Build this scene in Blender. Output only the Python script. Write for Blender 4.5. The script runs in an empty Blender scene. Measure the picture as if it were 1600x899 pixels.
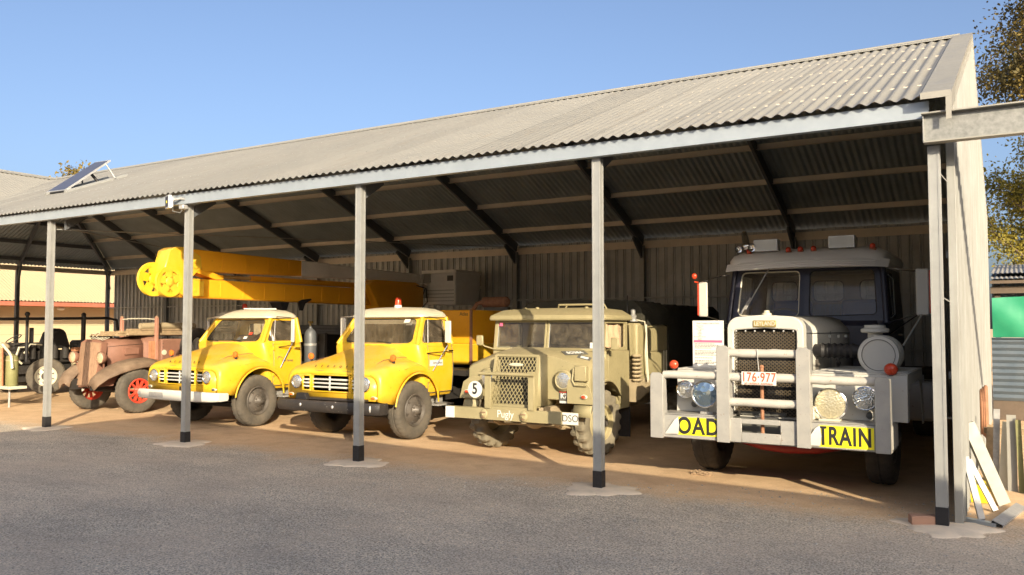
import bpy, bmesh, math, random
from mathutils import Vector as V, Matrix, Euler
random.seed(7)
R=math.radians; PI=math.pi
SC=bpy.context.scene; COL=SC.collection
# ------------------------------------------------------------------ mesh builder
class MB:
    def __init__(s): s.v=[]; s.f=[]; s.sm=[]
    def add(s,vs,fs,smooth=False):
        o=len(s.v); s.v+= [tuple(p) for p in vs]; s.f+=[tuple(i+o for i in f) for f in fs]; s.sm+=[smooth]*len(fs); return s
    def box(s,x0,x1,y0,y1,z0,z1):
        return s.add([(x0,y0,z0),(x1,y0,z0),(x1,y1,z0),(x0,y1,z0),(x0,y0,z1),(x1,y0,z1),(x1,y1,z1),(x0,y1,z1)],
          [(0,3,2,1),(4,5,6,7),(0,1,5,4),(1,2,6,5),(2,3,7,6),(3,0,4,7)])
    def obox(s,c,sx,sy,sz,rot=(0,0,0)):
        m=Euler(rot).to_matrix(); c=V(c); q=[]
        for z in (-1,1):
            for x,y in ((-1,-1),(1,-1),(1,1),(-1,1)): q.append(c+m@V((x*sx/2,y*sy/2,z*sz/2)))
        return s.add(q,[(0,3,2,1),(4,5,6,7),(0,1,5,4),(1,2,6,5),(2,3,7,6),(3,0,4,7)])
    def beam(s,a,b,w,h,up=(0,0,1)):
        a=V(a);b=V(b);d=(b-a).normalized();u=V(up)
        if abs(d.dot(u))>.98:u=V((0,1,0))
        r=d.cross(u).normalized();u=r.cross(d)
        q=[]
        for p in (a,b):
            for i,j in ((-1,-1),(1,-1),(1,1),(-1,1)): q.append(p+r*(i*w/2)+u*(j*h/2))
        return s.add(q,[(0,1,2,3),(7,6,5,4),(0,4,5,1),(1,5,6,2),(2,6,7,3),(3,7,4,0)])
    def tube(s,pts,r,n=8,caps=True,closed=False):
        pts=[V(p) for p in pts]; m=len(pts); rr=r if isinstance(r,(list,tuple)) else [r]*m
        vs=[];prev=None
        for i,p in enumerate(pts):
            if closed: d=(pts[(i+1)%m]-pts[i-1])
            else: d=(pts[min(i+1,m-1)]-pts[max(i-1,0)])
            d=d.normalized() if d.length>1e-9 else V((0,0,1))
            if prev is None:
                a=V((0,0,1)) if abs(d.z)<.9 else V((1,0,0)); u=d.cross(a).normalized()
            else:
                u=prev-d*prev.dot(d); u=u.normalized() if u.length>1e-6 else d.orthogonal().normalized()
            prev=u; w=d.cross(u)
            for k in range(n):
                t=2*PI*k/n; vs.append(p+(u*math.cos(t)+w*math.sin(t))*rr[i])
        fs=[]
        for i in range(m if closed else m-1):
            j=(i+1)%m
            for k in range(n): fs.append((i*n+k,i*n+(k+1)%n,j*n+(k+1)%n,j*n+k))
        s.add(vs,fs,True)
        if caps and not closed: s.add(vs[:n],[tuple(range(n))[::-1]]); s.add(vs[-n:],[tuple(range(n))])
        return s
    def cyl(s,a,b,r0,r1=None,n=24,caps=True):
        return s.tube([a,b],[r0,r0 if r1 is None else r1],n,caps)
    def lathe(s,prof,o=(0,0,0),axis='x',n=32,fn=None,smooth=True):
        # prof: (along,radius)
        o=V(o);vs=[];m=len(prof)
        for k in range(n):
            t=2*PI*k/n
            for j,(a,r) in enumerate(prof):
                if fn:a,r=fn(k,j,a,r)
                c,d=r*math.cos(t),r*math.sin(t)
                vs.append(o+V({'x':(a,c,d),'y':(d,a,c),'z':(c,d,a)}[axis]))
        fs=[(k*m+j,((k+1)%n)*m+j,((k+1)%n)*m+j+1,k*m+j+1) for k in range(n) for j in range(m-1)]
        return s.add(vs,fs,smooth)
    def ell(s,c,rx,ry,rz,n=16,m=10,z0=-1,z1=1):
        vs=[];c=V(c)
        a0=math.asin(z0);a1=math.asin(z1)
        for i in range(m+1):
            a=a0+(a1-a0)*i/m
            for k in range(n):
                t=2*PI*k/n; vs.append(c+V((rx*math.cos(a)*math.cos(t),ry*math.cos(a)*math.sin(t),rz*math.sin(a))))
        fs=[(i*n+k,i*n+(k+1)%n,(i+1)*n+(k+1)%n,(i+1)*n+k) for i in range(m) for k in range(n)]
        return s.add(vs,fs,True)
    def loft(s,rings,closed=True,c0=True,c1=True,smooth=True):
        n=len(rings[0]);vs=[p for r in rings for p in r];fs=[]
        for i in range(len(rings)-1):
            for k in range(n if closed else n-1):
                fs.append((i*n+k,i*n+(k+1)%n,(i+1)*n+(k+1)%n,(i+1)*n+k))
        s.add(vs,fs,smooth)
        if c0: s.add(rings[0],[tuple(range(n))[::-1]])
        if c1: s.add(rings[-1],[tuple(range(n))])
        return s
    def prism(s,poly,axis,a0,a1):
        # poly 2d points; axis: 'x' -> (y,z), 'y' -> (x,z), 'z' -> (x,y)
        def P(p,a): return {'x':(a,p[0],p[1]),'y':(p[0],a,p[1]),'z':(p[0],p[1],a)}[axis]
        n=len(poly)
        s.add([P(p,a0) for p in poly]+[P(p,a1) for p in poly],
          [tuple(range(n))[::-1],tuple(range(n,2*n))]+[(i,(i+1)%n,n+(i+1)%n,n+i) for i in range(n)])
        return s
    def quad(s,*p): return s.add(p,[tuple(range(len(p)))])
    def mesh(s,name,off=(0,0,0),recalc=True):
        me=bpy.data.meshes.new(name); o=V(off)
        me.from_pydata([V(p)-o for p in s.v],[],s.f); me.update()
        me.polygons.foreach_set('use_smooth',s.sm)
        if recalc:
            bm=bmesh.new();bm.from_mesh(me);bmesh.ops.recalc_face_normals(bm,faces=bm.faces);bm.to_mesh(me);bm.free()
        me.set_sharp_from_angle(angle=R(38))
        return me
def tag(o,label,cat,group=None,kind=None):
    if label:o['label']=label
    if cat:o['category']=cat
    if group:o['group']=group
    if kind:o['kind']=kind
    return o
def thing(name,label,cat,loc=(0,0,0),group=None):
    o=bpy.data.objects.new(name,None);COL.objects.link(o);o.location=loc;o.empty_display_size=.2
    return tag(o,label,cat,group)
def rootloc(o):
    l=V((0,0,0))
    while o is not None: l+=V(o.location);o=o.parent
    return l
def part(name,mb,mat,parent,bevel=0,label=None,seg=1,recalc=True):
    off=rootloc(parent) if parent else V((0,0,0))
    me=mb.mesh(name,off,recalc);me.materials.append(mat)
    o=bpy.data.objects.new(name,me);COL.objects.link(o)
    if parent:o.parent=parent
    if label:o['label']=label
    if bevel:
        m=o.modifiers.new('bevel','BEVEL');m.width=bevel;m.segments=seg;m.limit_method='ANGLE';m.angle_limit=R(40);m.harden_normals=False
        for p in me.polygons:p.use_smooth=True
        me.set_sharp_from_angle(angle=R(60))
    return o
def solo(name,mb,mat,label,cat,loc=(0,0,0),group=None,kind=None,bevel=0):
    me=mb.mesh(name,loc);me.materials.append(mat);o=bpy.data.objects.new(name,me);COL.objects.link(o);o.location=loc
    if bevel:
        m=o.modifiers.new('bevel','BEVEL');m.width=bevel;m.segments=1;m.limit_method='ANGLE';m.angle_limit=R(40)
    return tag(o,label,cat,group,kind)
def text(name,body,size,loc,rot,mat,parent,sx=1.0,ex=.0015,label=None,bold=0.0,space=1.0):
    cu=bpy.data.curves.new(name,'FONT');cu.body=body;cu.size=size;cu.extrude=ex;cu.align_x='CENTER';cu.align_y='CENTER';cu.offset=bold;cu.space_character=space
    t=bpy.data.objects.new('tmp',cu);COL.objects.link(t)
    bpy.context.view_layer.update()
    me=bpy.data.meshes.new_from_object(t.evaluated_get(bpy.context.evaluated_depsgraph_get()))
    bpy.data.objects.remove(t);bpy.data.curves.remove(cu)
    m=Matrix.Translation(V(loc)-rootloc(parent))@Euler(rot).to_matrix().to_4x4()@Matrix.Diagonal((sx,1,1,1))
    me.transform(m);me.name=name;me.materials.clear();me.materials.append(mat)
    o=bpy.data.objects.new(name,me);COL.objects.link(o);o.parent=parent
    if label:o['label']=label
    return o
FRONT=(PI/2,0,0)      # reads from -Y
RIGHT=(PI/2,0,PI/2)   # reads from +X
# ------------------------------------------------------------------ materials
def newmat(name):
    m=bpy.data.materials.new(name);m.use_nodes=True;nt=m.node_tree
    b=nt.nodes['Principled BSDF'];return m,nt,b
def noise(nt,scale,detail=4,rough=.6,vec=None,dim='3D'):
    n=nt.nodes.new('ShaderNodeTexNoise');n.inputs['Scale'].default_value=scale;n.inputs['Detail'].default_value=detail;n.inputs['Roughness'].default_value=rough
    if vec is not None: nt.links.new(vec,n.inputs['Vector'])
    return n
def ramp(nt,src,stops):
    r=nt.nodes.new('ShaderNodeValToRGB');e=r.color_ramp.elements
    while len(e)<len(stops):e.new(.5)
    for i,(p,c) in enumerate(stops):
        e[i].position=p;e[i].color=(c,c,c,1) if not isinstance(c,(tuple,list)) else (*c,1)
    nt.links.new(src,r.inputs[0]);return r
def mix(nt,fac,a,b,mode='MIX'):
    m=nt.nodes.new('ShaderNodeMix');m.data_type='RGBA';m.blend_type=mode
    for sock,val in ((m.inputs[0],fac),(m.inputs[6],a),(m.inputs[7],b)):
        if isinstance(val,bpy.types.NodeSocket):nt.links.new(val,sock)
        elif isinstance(val,(int,float)):sock.default_value=val
        else:sock.default_value=(*val,1)
    return m.outputs[2]
def coords(nt,kind='Object',scale=None):
    c=nt.nodes.new('ShaderNodeTexCoord')
    if scale is None:return c.outputs[kind]
    mp=nt.nodes.new('ShaderNodeMapping');mp.inputs['Scale'].default_value=scale;nt.links.new(c.outputs[kind],mp.inputs[0]);return mp.outputs[0]
def bump(nt,b,h,strength=.2,dist=.01):
    n=nt.nodes.new('ShaderNodeBump');n.inputs['Strength'].default_value=strength;n.inputs['Distance'].default_value=dist
    nt.links.new(h,n.inputs['Height']);nt.links.new(n.outputs[0],b.inputs['Normal'])
def paint(name,col,rough=.45,dust=.25,dustcol=(.34,.24,.15),wear=.0,wearcol=(.1,.05,.03),metal=0,streak=False,spec=.5,var=.12,scale=3,bmp=.06):
    m,nt,b=newmat(name);co=coords(nt)
    n1=noise(nt,scale,6,.65,co);n2=noise(nt,scale*9,5,.7,co)
    c=mix(nt,ramp(nt,n1.outputs[0],[(.3,0),(.7,1)]).outputs[0],tuple(x*(1-var) for x in col),tuple(min(1,x*(1+var*.6)) for x in col))
    if dust>0:
        if streak:
            n3=noise(nt,6,5,.6,coords(nt,'Object',(3,3,.25)));src=n3.outputs[0]
        else:src=n1.outputs[0]
        nrm=nt.nodes.new('ShaderNodeNewGeometry');sp=nt.nodes.new('ShaderNodeSeparateXYZ');nt.links.new(nrm.outputs['Normal'],sp.inputs[0])
        up=ramp(nt,sp.outputs[2],[(.2,.35),(.95,1.0)])
        r=ramp(nt,src,[(.35,0),(.75,dust)])
        mm=nt.nodes.new('ShaderNodeMath');mm.operation='MULTIPLY';nt.links.new(up.outputs[0],mm.inputs[0]);nt.links.new(r.outputs[0],mm.inputs[1])
        c=mix(nt,mm.outputs[0],c,dustcol)
    if wear>0:
        r=ramp(nt,n2.outputs[0],[(.68-wear*.25,0),(.70-wear*.22,1)])
        c=mix(nt,r.outputs[0],c,wearcol)
    nt.links.new(c,b.inputs['Base Color'])
    b.inputs['Metallic'].default_value=metal;b.inputs['Specular IOR Level'].default_value=spec
    rr=ramp(nt,n2.outputs[0],[(.3,max(.05,rough-.1)),(.7,min(1,rough+.15))]);nt.links.new(rr.outputs[0],b.inputs['Roughness'])
    if bmp: bump(nt,b,n2.outputs[0],bmp,.004)
    return m
M={}
M['galv']=paint('galvanised_sheet',(.30,.29,.255),.5,.15,(.28,.24,.17),metal=.25,var=.1,scale=.8,bmp=.02)
M['galvpost']=paint('galvanised_post',(.34,.345,.33),.45,.12,(.45,.42,.35),metal=.35,var=.1,scale=8,bmp=.03)
M['zinc']=paint('dull_zinc',(.36,.355,.34),.5,.1,metal=.3,var=.2,scale=20,bmp=.04)
M['beam']=paint('galvanised_beam',(.36,.41,.45),.42,.1,metal=.4,var=.1,scale=4)
M['wallin']=paint('zinc_wall',(.42,.43,.42),.45,.3,(.25,.19,.13),metal=.35,streak=True,var=.25,scale=2)
M['under']=paint('roof_underside',(.36,.41,.42),.5,.1,metal=.3,var=.2,scale=1.5)
M['steel_dk']=paint('dull_steel',(.13,.14,.15),.5,.1,metal=.3)
M['purlin']=paint('purlin_zinc',(.68,.60,.48),.5,.2,metal=.2)
M['blk']=paint('black_paint',(.012,.012,.014),.6,.05)
M['wallout']=paint('cream_wall_sheet',(.31,.315,.30),.9,.9,(.17,.145,.11),streak=True,var=.15,scale=2,spec=.1)
M['yellow']=paint('yellow_paint',(.70,.43,.012),.36,.8,(.58,.36,.15),var=.12,wear=.12,wearcol=(.35,.18,.04))
M['shadeyellow']=paint('shaded_yellow_paint',(.80,.37,.012),.42,.2,(.4,.22,.08),var=.08,wear=.05,wearcol=(.3,.13,.04))  # shade put into the colour: a more orange copy of the yellow
M['cream']=paint('cream_paint',(.56,.53,.41),.42,.2)
M['bar']=paint('scuffed_silver_bar_paint',(.36,.355,.33),.42,.4,(.33,.24,.15),metal=.15,var=.18,wear=.14,wearcol=(.2,.13,.08),scale=5)
M['khaki']=paint('khaki_paint',(.31,.27,.145),.6,.4,(.34,.25,.15),var=.14,wear=.1,wearcol=(.16,.12,.07))
M['khakid']=paint('khaki_dust',(.36,.29,.18),.8,.2)
M['white']=paint('white_paint',(.52,.51,.46),.42,.18,(.5,.38,.24),var=.05,wear=.03,wearcol=(.3,.2,.12))
M['whitew']=paint('worn_white_paint',(.47,.455,.41),.5,.4,(.36,.25,.14),var=.16,wear=.16,wearcol=(.28,.16,.09))
M['greyroof']=paint('grey_white_roof',(.70,.67,.62),.5,.4,(.3,.17,.09),var=.12)
M['navy']=paint('dark_navy_paint',(.016,.018,.035),.35,.25,(.2,.13,.08))
M['brown']=paint('faded_brown_paint',(.22,.105,.07),.7,.3,(.35,.22,.14),var=.15,wear=.06,wearcol=(.16,.09,.06))
M['brownd']=paint('dusty_guard',(.15,.10,.065),.75,.5,(.36,.27,.18),var=.25,wear=.1,wearcol=(.35,.25,.17))
M['wood']=paint('weathered_timber',(.33,.24,.14),.8,.2,var=.35,scale=12,streak=True)
M['red']=paint('red_rim_paint',(.62,.06,.03),.5,.15,wear=.05)
M['redd']=paint('dull_red_chassis',(.32,.02,.015),.5,.2)
M['tyre']=paint('tyre_rubber',(.045,.042,.038),.85,.55,(.22,.17,.12),var=.3,scale=6,bmp=.15)
M['tyred']=paint('dusty_tyre_rubber',(.085,.075,.06),.9,.6,(.20,.155,.10),var=.25,scale=6,bmp=.15)
M['tyrek']=paint('khaki_dusty_tyre',(.17,.15,.105),.9,.5,(.34,.28,.19),var=.25,scale=6,bmp=.15)
M['dark']=paint('grimy_chassis_black',(.02,.018,.016),.7,.3,(.1,.07,.05))
M['darkwear']=paint('scuffed_black_bumper',(.025,.023,.022),.4,.45,(.16,.12,.09),wear=.06,wearcol=(.4,.38,.34))
M['rimgrey']=paint('grimy_rim',(.09,.08,.07),.5,.4,(.25,.2,.14),metal=.2)
M['silver']=paint('silver_paint',(.62,.62,.6),.35,.1,metal=.6)
M['chrome'],_n,_b=newmat('chrome');_b.inputs['Base Color'].default_value=(.8,.8,.8,1);_b.inputs['Metallic'].default_value=1;_b.inputs['Roughness'].default_value=.12
M['amber']=paint('amber_lens',(.75,.16,.02),.25,.1,var=.1)
M['amberd']=paint('red_orange_lens',(.6,.06,.02),.25,.1)
M['canvas']=paint('dark_canvas',(.032,.03,.02),.9,.3,(.1,.08,.05),scale=5,bmp=.3)
M['cloth']=paint('khaki_canvas',(.5,.35,.22),.9,.2,scale=8,bmp=.4)
M['textblk'],_n,_b=newmat('black_lettering');_b.inputs['Base Color'].default_value=(.02,.02,.02,1)
M['textwht'],_n,_b=newmat('white_lettering');_b.inputs['Base Color'].default_value=(.7,.69,.64,1)
M['textred'],_n,_b=newmat('rust_red_lettering');_b.inputs['Base Color'].default_value=(.45,.1,.04,1)
M['textgrey'],_n,_b=newmat('grey_lettering');_b.inputs['Base Color'].default_value=(.10,.10,.09,1)
M['plate'],_n,_b=newmat('plate_white');_b.inputs['Base Color'].default_value=(.60,.59,.54,1);_b.inputs['Roughness'].default_value=.8
M['ygn']=paint('sign_yellow',(.88,.78,.02),.4,.08,var=.04)
M['brass']=paint('old_brass',(.5,.38,.14),.4,.2,metal=.6)
M['rust']=paint('rust_metal',(.32,.15,.08),.8,.2,var=.3,scale=15)
M['blue']=paint('blue_seat_vinyl',(.02,.05,.2),.5,.1)
M['lampglass'],_n,_b=newmat('ribbed_lamp_glass')
_b.inputs['Base Color'].default_value=(.75,.75,.7,1);_b.inputs['Metallic'].default_value=.85;_b.inputs['Roughness'].default_value=.16
_w=_n.nodes.new('ShaderNodeTexVoronoi');_w.inputs['Scale'].default_value=55;_n.links.new(coords(_n),_w.inputs[0]);bump(_n,_b,_w.outputs[0],.5,.01)
M['lampyel'],_n,_b=newmat('amber_tinted_lamp_glass')
_b.inputs['Base Color'].default_value=(.7,.63,.42,1);_b.inputs['Metallic'].default_value=.6;_b.inputs['Roughness'].default_value=.2
_w=_n.nodes.new('ShaderNodeTexVoronoi');_w.inputs['Scale'].default_value=45;_n.links.new(coords(_n),_w.inputs[0]);bump(_n,_b,_w.outputs[0],.5,.01)
M['lampblue'],_n,_b=newmat('clear_driving_lamp_glass')
_b.inputs['Base Color'].default_value=(.35,.45,.52,1);_b.inputs['Metallic'].default_value=.9;_b.inputs['Roughness'].default_value=.08
_w=_n.nodes.new('ShaderNodeTexVoronoi');_w.inputs['Scale'].default_value=16;_n.links.new(coords(_n),_w.inputs[0]);bump(_n,_b,_w.outputs[0],.5,.02)
def glassmat(name,dust,dcol=(.42,.34,.24),lo=.05):
    m=bpy.data.materials.new(name);m.use_nodes=True;nt=m.node_tree;nt.nodes.clear()
    out=nt.nodes.new('ShaderNodeOutputMaterial');tr=nt.nodes.new('ShaderNodeBsdfTransparent');tr.inputs[0].default_value=(.82,.84,.82,1)
    gl=nt.nodes.new('ShaderNodeBsdfGlossy');gl.inputs['Roughness'].default_value=.04
    fr=nt.nodes.new('ShaderNodeFresnel');fr.inputs[0].default_value=1.5
    df=nt.nodes.new('ShaderNodeBsdfDiffuse');df.inputs[0].default_value=(*dcol,1)
    a=nt.nodes.new('ShaderNodeMixShader');nt.links.new(fr.outputs[0],a.inputs[0]);nt.links.new(tr.outputs[0],a.inputs[1]);nt.links.new(gl.outputs[0],a.inputs[2])
    b=nt.nodes.new('ShaderNodeMixShader');n=noise(nt,7,6,.7,coords(nt));r=ramp(nt,n.outputs[0],[(.35,lo),(.8,dust)])
    nt.links.new(r.outputs[0],b.inputs[0]);nt.links.new(a.outputs[0],b.inputs[1]);nt.links.new(df.outputs[0],b.inputs[2]);nt.links.new(b.outputs[0],out.inputs[0])
    return m
M['glass']=glassmat('dusty_window_glass',.35)
M['glassd']=glassmat('very_dusty_glass',.38,(.30,.25,.17),lo=.06)
# ------------------------------------------------------------------ camera, light, world
cam=bpy.data.cameras.new('camera');co=bpy.data.objects.new('camera',cam);COL.objects.link(co)
co.location=(.537,-7.806,1.652);co.rotation_euler=(PI/2+.0465,0,.5428);cam.lens=1307.3/1600*36;cam.sensor_width=36;cam.clip_end=2000;cam.clip_start=.05
SC.camera=co
EL=R(18.8)
sd=V((math.cos(EL)*math.sin(R(135)),math.cos(EL)*math.cos(R(135)),math.sin(EL)))  # towards the sun
su=bpy.data.lights.new('sun','SUN');su.energy=4.8;su.angle=R(.3);su.color=(1,.85,.62)
so=bpy.data.objects.new('sun',su);COL.objects.link(so);so.rotation_euler=(-sd).to_track_quat('-Z','Y').to_euler();so.location=(10,-10,12)
W=bpy.data.worlds.new('World');SC.world=W;W.use_nodes=True;wn=W.node_tree
sk=wn.nodes.new('ShaderNodeTexSky');sk.sky_type='NISHITA';sk.sun_disc=False;sk.sun_elevation=EL;sk.sun_rotation=R(135);sk.air_density=.66;sk.dust_density=4.8;sk.ozone_density=1.7
bg=wn.nodes['Background'];wn.links.new(sk.outputs[0],bg.inputs[0]);bg.inputs[1].default_value=.15
SC.view_settings.view_transform='Standard';SC.view_settings.look='None';SC.view_settings.exposure=.80;SC.view_settings.gamma=1
SC.cycles.max_bounces=8;SC.cycles.transparent_max_bounces=12;SC.cycles.use_denoising=True
# ------------------------------------------------------------------ ground
def groundmat(name,asph):
    m,nt,b=newmat(name);co=coords(nt)
    big=noise(nt,.5,6,.6,co);mid=noise(nt,3,6,.7,co);fine=noise(nt,62,5,.85,co);vf=noise(nt,150,2,.6,co)
    dirt=mix(nt,ramp(nt,big.outputs[0],[(.3,0),(.7,1)]).outputs[0],(.68,.45,.25),(.82,.60,.37))
    dirt=mix(nt,ramp(nt,mid.outputs[0],[(.45,0),(.8,.7)]).outputs[0],dirt,(.46,.29,.17))
    dirt=mix(nt,ramp(nt,fine.outputs[0],[(.35,.4),(.6,0)]).outputs[0],dirt,(.28,.18,.11))
    if asph:
        a=mix(nt,ramp(nt,fine.outputs[0],[(.40,0),(.60,1)]).outputs[0],(.15,.128,.10),(1.0,.86,.66))
        v=nt.nodes.new('ShaderNodeTexVoronoi');v.inputs['Scale'].default_value=50;v.inputs['Randomness'].default_value=1;nt.links.new(co,v.inputs[0])
        chip=ramp(nt,v.outputs['Distance'],[(.16,1),(.27,0)])
        wn_=nt.nodes.new('ShaderNodeTexWhiteNoise');nt.links.new(v.outputs['Position'],wn_.inputs[0])
        sel=ramp(nt,wn_.outputs[0],[(.72,0),(.80,1)])
        mm=nt.nodes.new('ShaderNodeMath');mm.operation='MULTIPLY';nt.links.new(chip.outputs[0],mm.inputs[0]);nt.links.new(sel.outputs[0],mm.inputs[1])
        a=mix(nt,mm.outputs[0],a,(.75,.72,.66))
        stn=noise(nt,.9,7,.72,coords(nt,'Object',(.8,1.5,1)))
        a=mix(nt,ramp(nt,stn.outputs[0],[(.34,.6),(.60,0)]).outputs[0],a,mix(nt,.62,a,(.10,.10,.105)))
        a=mix(nt,ramp(nt,big.outputs[0],[(.42,0),(.68,.5)]).outputs[0],a,(.66,.52,.38))
        # dust blown over the edge (depends on the place in the yard)
        sp=nt.nodes.new('ShaderNodeSeparateXYZ');nt.links.new(co,sp.inputs[0])
        ad=nt.nodes.new('ShaderNodeMath');ad.operation='MULTIPLY_ADD';nt.links.new(mid.outputs[0],ad.inputs[0]);ad.inputs[1].default_value=1.5;nt.links.new(sp.outputs[1],ad.inputs[2])
        ad2=nt.nodes.new('ShaderNodeMath');ad2.operation='MULTIPLY_ADD';nt.links.new(big.outputs[0],ad2.inputs[0]);ad2.inputs[1].default_value=1.6;nt.links.new(ad.outputs[0],ad2.inputs[2])
        e=ramp(nt,ad2.outputs[0],[(0,0),(1,1)])
        mr=nt.nodes.new('ShaderNodeMapRange');mr.inputs[1].default_value=1.2;mr.inputs[2].default_value=2.0;nt.links.new(ad2.outputs[0],mr.inputs[0])
        c=mix(nt,mr.outputs[0],a,dirt)
    else:c=dirt
    nt.links.new(c,b.inputs['Base Color']);b.inputs['Roughness'].default_value=.95;b.inputs['Specular IOR Level'].default_value=.25
    s=nt.nodes.new('ShaderNodeMath');s.operation='ADD';nt.links.new(fine.outputs[0],s.inputs[0]);nt.links.new(vf.outputs[0],s.inputs[1])
    bump(nt,b,s.outputs[0],.4,.012);return m
g=MB().quad((-600,-600,0),(600,-600,0),(600,600,0),(-600,600,0))
solo('ground',g,groundmat('red_dirt',False),None,None,kind='structure')
g=MB();ed=[]
for i in range(121):
    x=-30+36.5*i/120; ed.append((x,1.25+.25*math.sin(x*1.3)+.12*math.sin(x*4.1+1)+random.uniform(-.05,.05),.004))
n=len(ed);g.add([(x,-30,.004) for x,_,_ in ed]+ed,[(i,i+1,n+i+1,n+i) for i in range(n-1)])
solo('asphalt_yard',g,groundmat('chip_seal_asphalt',True),None,None,kind='structure')
mb=MB();rp_=random.Random(4);vs=[];fs=[]
for i in range(9000):
    d=rp_.uniform(1.2,9)**1;an=.5428+rp_.uniform(-.62,.62)
    x=.537-math.sin(an)*d;y=-7.806+math.cos(an)*d
    if y>2.6:continue
    r=rp_.choice((.004,.005,.006,.008,.012))*rp_.uniform(.8,1.2)
    if rp_.random()<.01:r*=1.8
    o=len(vs);a=rp_.uniform(0,6)
    for k in range(4):vs.append((x+r*math.cos(a+k*1.57)*rp_.uniform(.7,1.3),y+r*math.sin(a+k*1.57)*rp_.uniform(.7,1.3),.0045))
    vs.append((x+r*.2,y,r*rp_.uniform(.6,1)+.0045));fs+=[(o+k,o+(k+1)%4,o+4) for k in range(4)]
M['pebble']=paint('loose_chips',(.42,.38,.32),.9,0,var=.6,scale=40,bmp=0)
solo('loose_gravel',mb.add(vs,fs),M['pebble'],None,None,kind='stuff')
# ------------------------------------------------------------------ the shed
shed=thing('open_front_shed','long grey corrugated iron shed, open fronted on steel posts, sheltering the trucks','shed',(-8,4.5,0))
EZ,RZ,YE,YR,YB=3.545,5.47,-.2,4.56,9.32
KX=(RZ-EZ)/(YR-YE)
XV=-16.1; XR=-20.8; XW=-25.5
def roofz(y): return RZ-KX*abs(y-YR)
PIT=.076;AMP=.009
M['roof']=paint('corrugated_roof_iron',(.30,.29,.255),.5,.15,(.28,.24,.17),metal=.25,var=.1,scale=.8,bmp=.02)
def _laps(m,w=.80):
    nt=m.node_tree;b=nt.nodes['Principled BSDF'];src=b.inputs['Base Color'].links[0].from_socket
    sp=nt.nodes.new('ShaderNodeSeparateXYZ');nt.links.new(coords(nt),sp.inputs[0])
    d=nt.nodes.new('ShaderNodeMath');d.operation='DIVIDE';d.inputs[1].default_value=w;nt.links.new(sp.outputs[0],d.inputs[0])
    f=nt.nodes.new('ShaderNodeMath');f.operation='FLOOR';nt.links.new(d.outputs[0],f.inputs[0])
    fr=nt.nodes.new('ShaderNodeMath');fr.operation='FRACT';nt.links.new(d.outputs[0],fr.inputs[0])
    wn_=nt.nodes.new('ShaderNodeTexWhiteNoise');wn_.noise_dimensions='1D';nt.links.new(f.outputs[0],wn_.inputs['W'])
    r=ramp(nt,wn_.outputs[0],[(0,.86),(1,1.0)]);c=mix(nt,1.0,src,r.outputs[0],'MULTIPLY')
    e=ramp(nt,fr.outputs[0],[(0,.62),(.03,1)]);c=mix(nt,1.0,c,e.outputs[0],'MULTIPLY')
    st=noise(nt,2.2,5,.7,coords(nt,'Object',(3,.35,.35)));c=mix(nt,ramp(nt,st.outputs[0],[(.56,0),(.78,.5)]).outputs[0],c,(.24,.19,.13))
    nt.links.new(c,b.inputs['Base Color'])
_laps(M['roof'])
def corr(mb,s0,s1,place,lo,hi,pit=PIT,amp=AMP,n=6,thick=0):
    # place(s,t,h) -> point ; sheet columns from s0 to s1, t from lo(s) to hi(s)
    N=int(abs(s1-s0)/pit*n);vs=[];fs=[]
    for i in range(N+1):
        s=s0+(s1-s0)*i/N;h=amp*math.cos(2*PI*s/pit)
        vs+=[place(s,lo(s),h),place(s,hi(s),h)]
    for i in range(N):
        if hi((s0+(s1-s0)*i/N))-lo((s0+(s1-s0)*i/N))>1e-4 or 1: fs.append((2*i,2*i+2,2*i+3,2*i+1))
    mb.add(vs,fs,True)
XE=.02
mb=MB();corr(mb,XE,XR,lambda s,t,h:(s,t,roofz(t)+h),lambda s:(YE if s>XV else YE+(XV-s)*(YR-YE)/(XV-XR)),lambda s:YR-.01,pit=.115,amp=.014)
part('front_roof_sheet',mb,M['roof'],shed,recalc=False)
mb=MB();corr(mb,XE,XW,lambda s,t,h:(s,t,roofz(t)+h),lambda s:YR+.01 if s>XR else YR+(XR-s)*(YB-YR)/(XR-XW),lambda s:YB+.001,pit=.115,amp=.014)
part('rear_roof_sheet',mb,M['under'],shed,recalc=False)
KW=(RZ-EZ)/(XV-XR)
mb=MB();corr(mb,-14,YR,lambda s,t,h:(t,s,RZ-(t-XR)*KW+h),lambda s:XR+.01,lambda s:(XV if s<YE else XV-(s-YE)*(XV-XR)/(YR-YE)),pit=.115,amp=.014)
part('wing_roof_sheet',mb,M['galv'],shed,recalc=False)
mb=MB();corr(mb,-14,YB,lambda s,t,h:(t,s,RZ-(XR-t)*KW+h),lambda s:XW if s<YR else XW,lambda s:XR-.01 if s<YR else XR-(s-YR)*(XR-XW)/(YB-YR),pit=.115,amp=.014)
part('wing_outer_roof_sheet',mb,M['under'],shed,recalc=False)
mb=MB()   # ridge capping
for (a,b) in (((XE-.04,YR,RZ),(XR,YR,RZ)),):
    mb.prism([(YR-.16,RZ-.045),(YR,RZ+.02),(YR+.16,RZ-.045),(YR+.16,RZ-.035),(YR,RZ+.032),(YR-.16,RZ-.035)],'x',b[0],a[0])
mb.tube([(a[0],YR,RZ+.02),(b[0],YR,RZ+.02)],.028,8)
mb.prism([(XR-.16,RZ-.045),(XR,RZ+.02),(XR+.16,RZ-.045),(XR+.16,RZ-.035),(XR,RZ+.032),(XR-.16,RZ-.035)],'y',-14,YR)
mb.tube([(XR,-14,RZ+.02),(XR,YR,RZ+.02)],.028,8)
part('ridge_cap',mb,M['galv'],shed)
mb=MB()   # valley gutter
mb.beam((XV-.02,YE-.02,EZ-.012),(XR,YR,RZ-.03),.18,.012)
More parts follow.
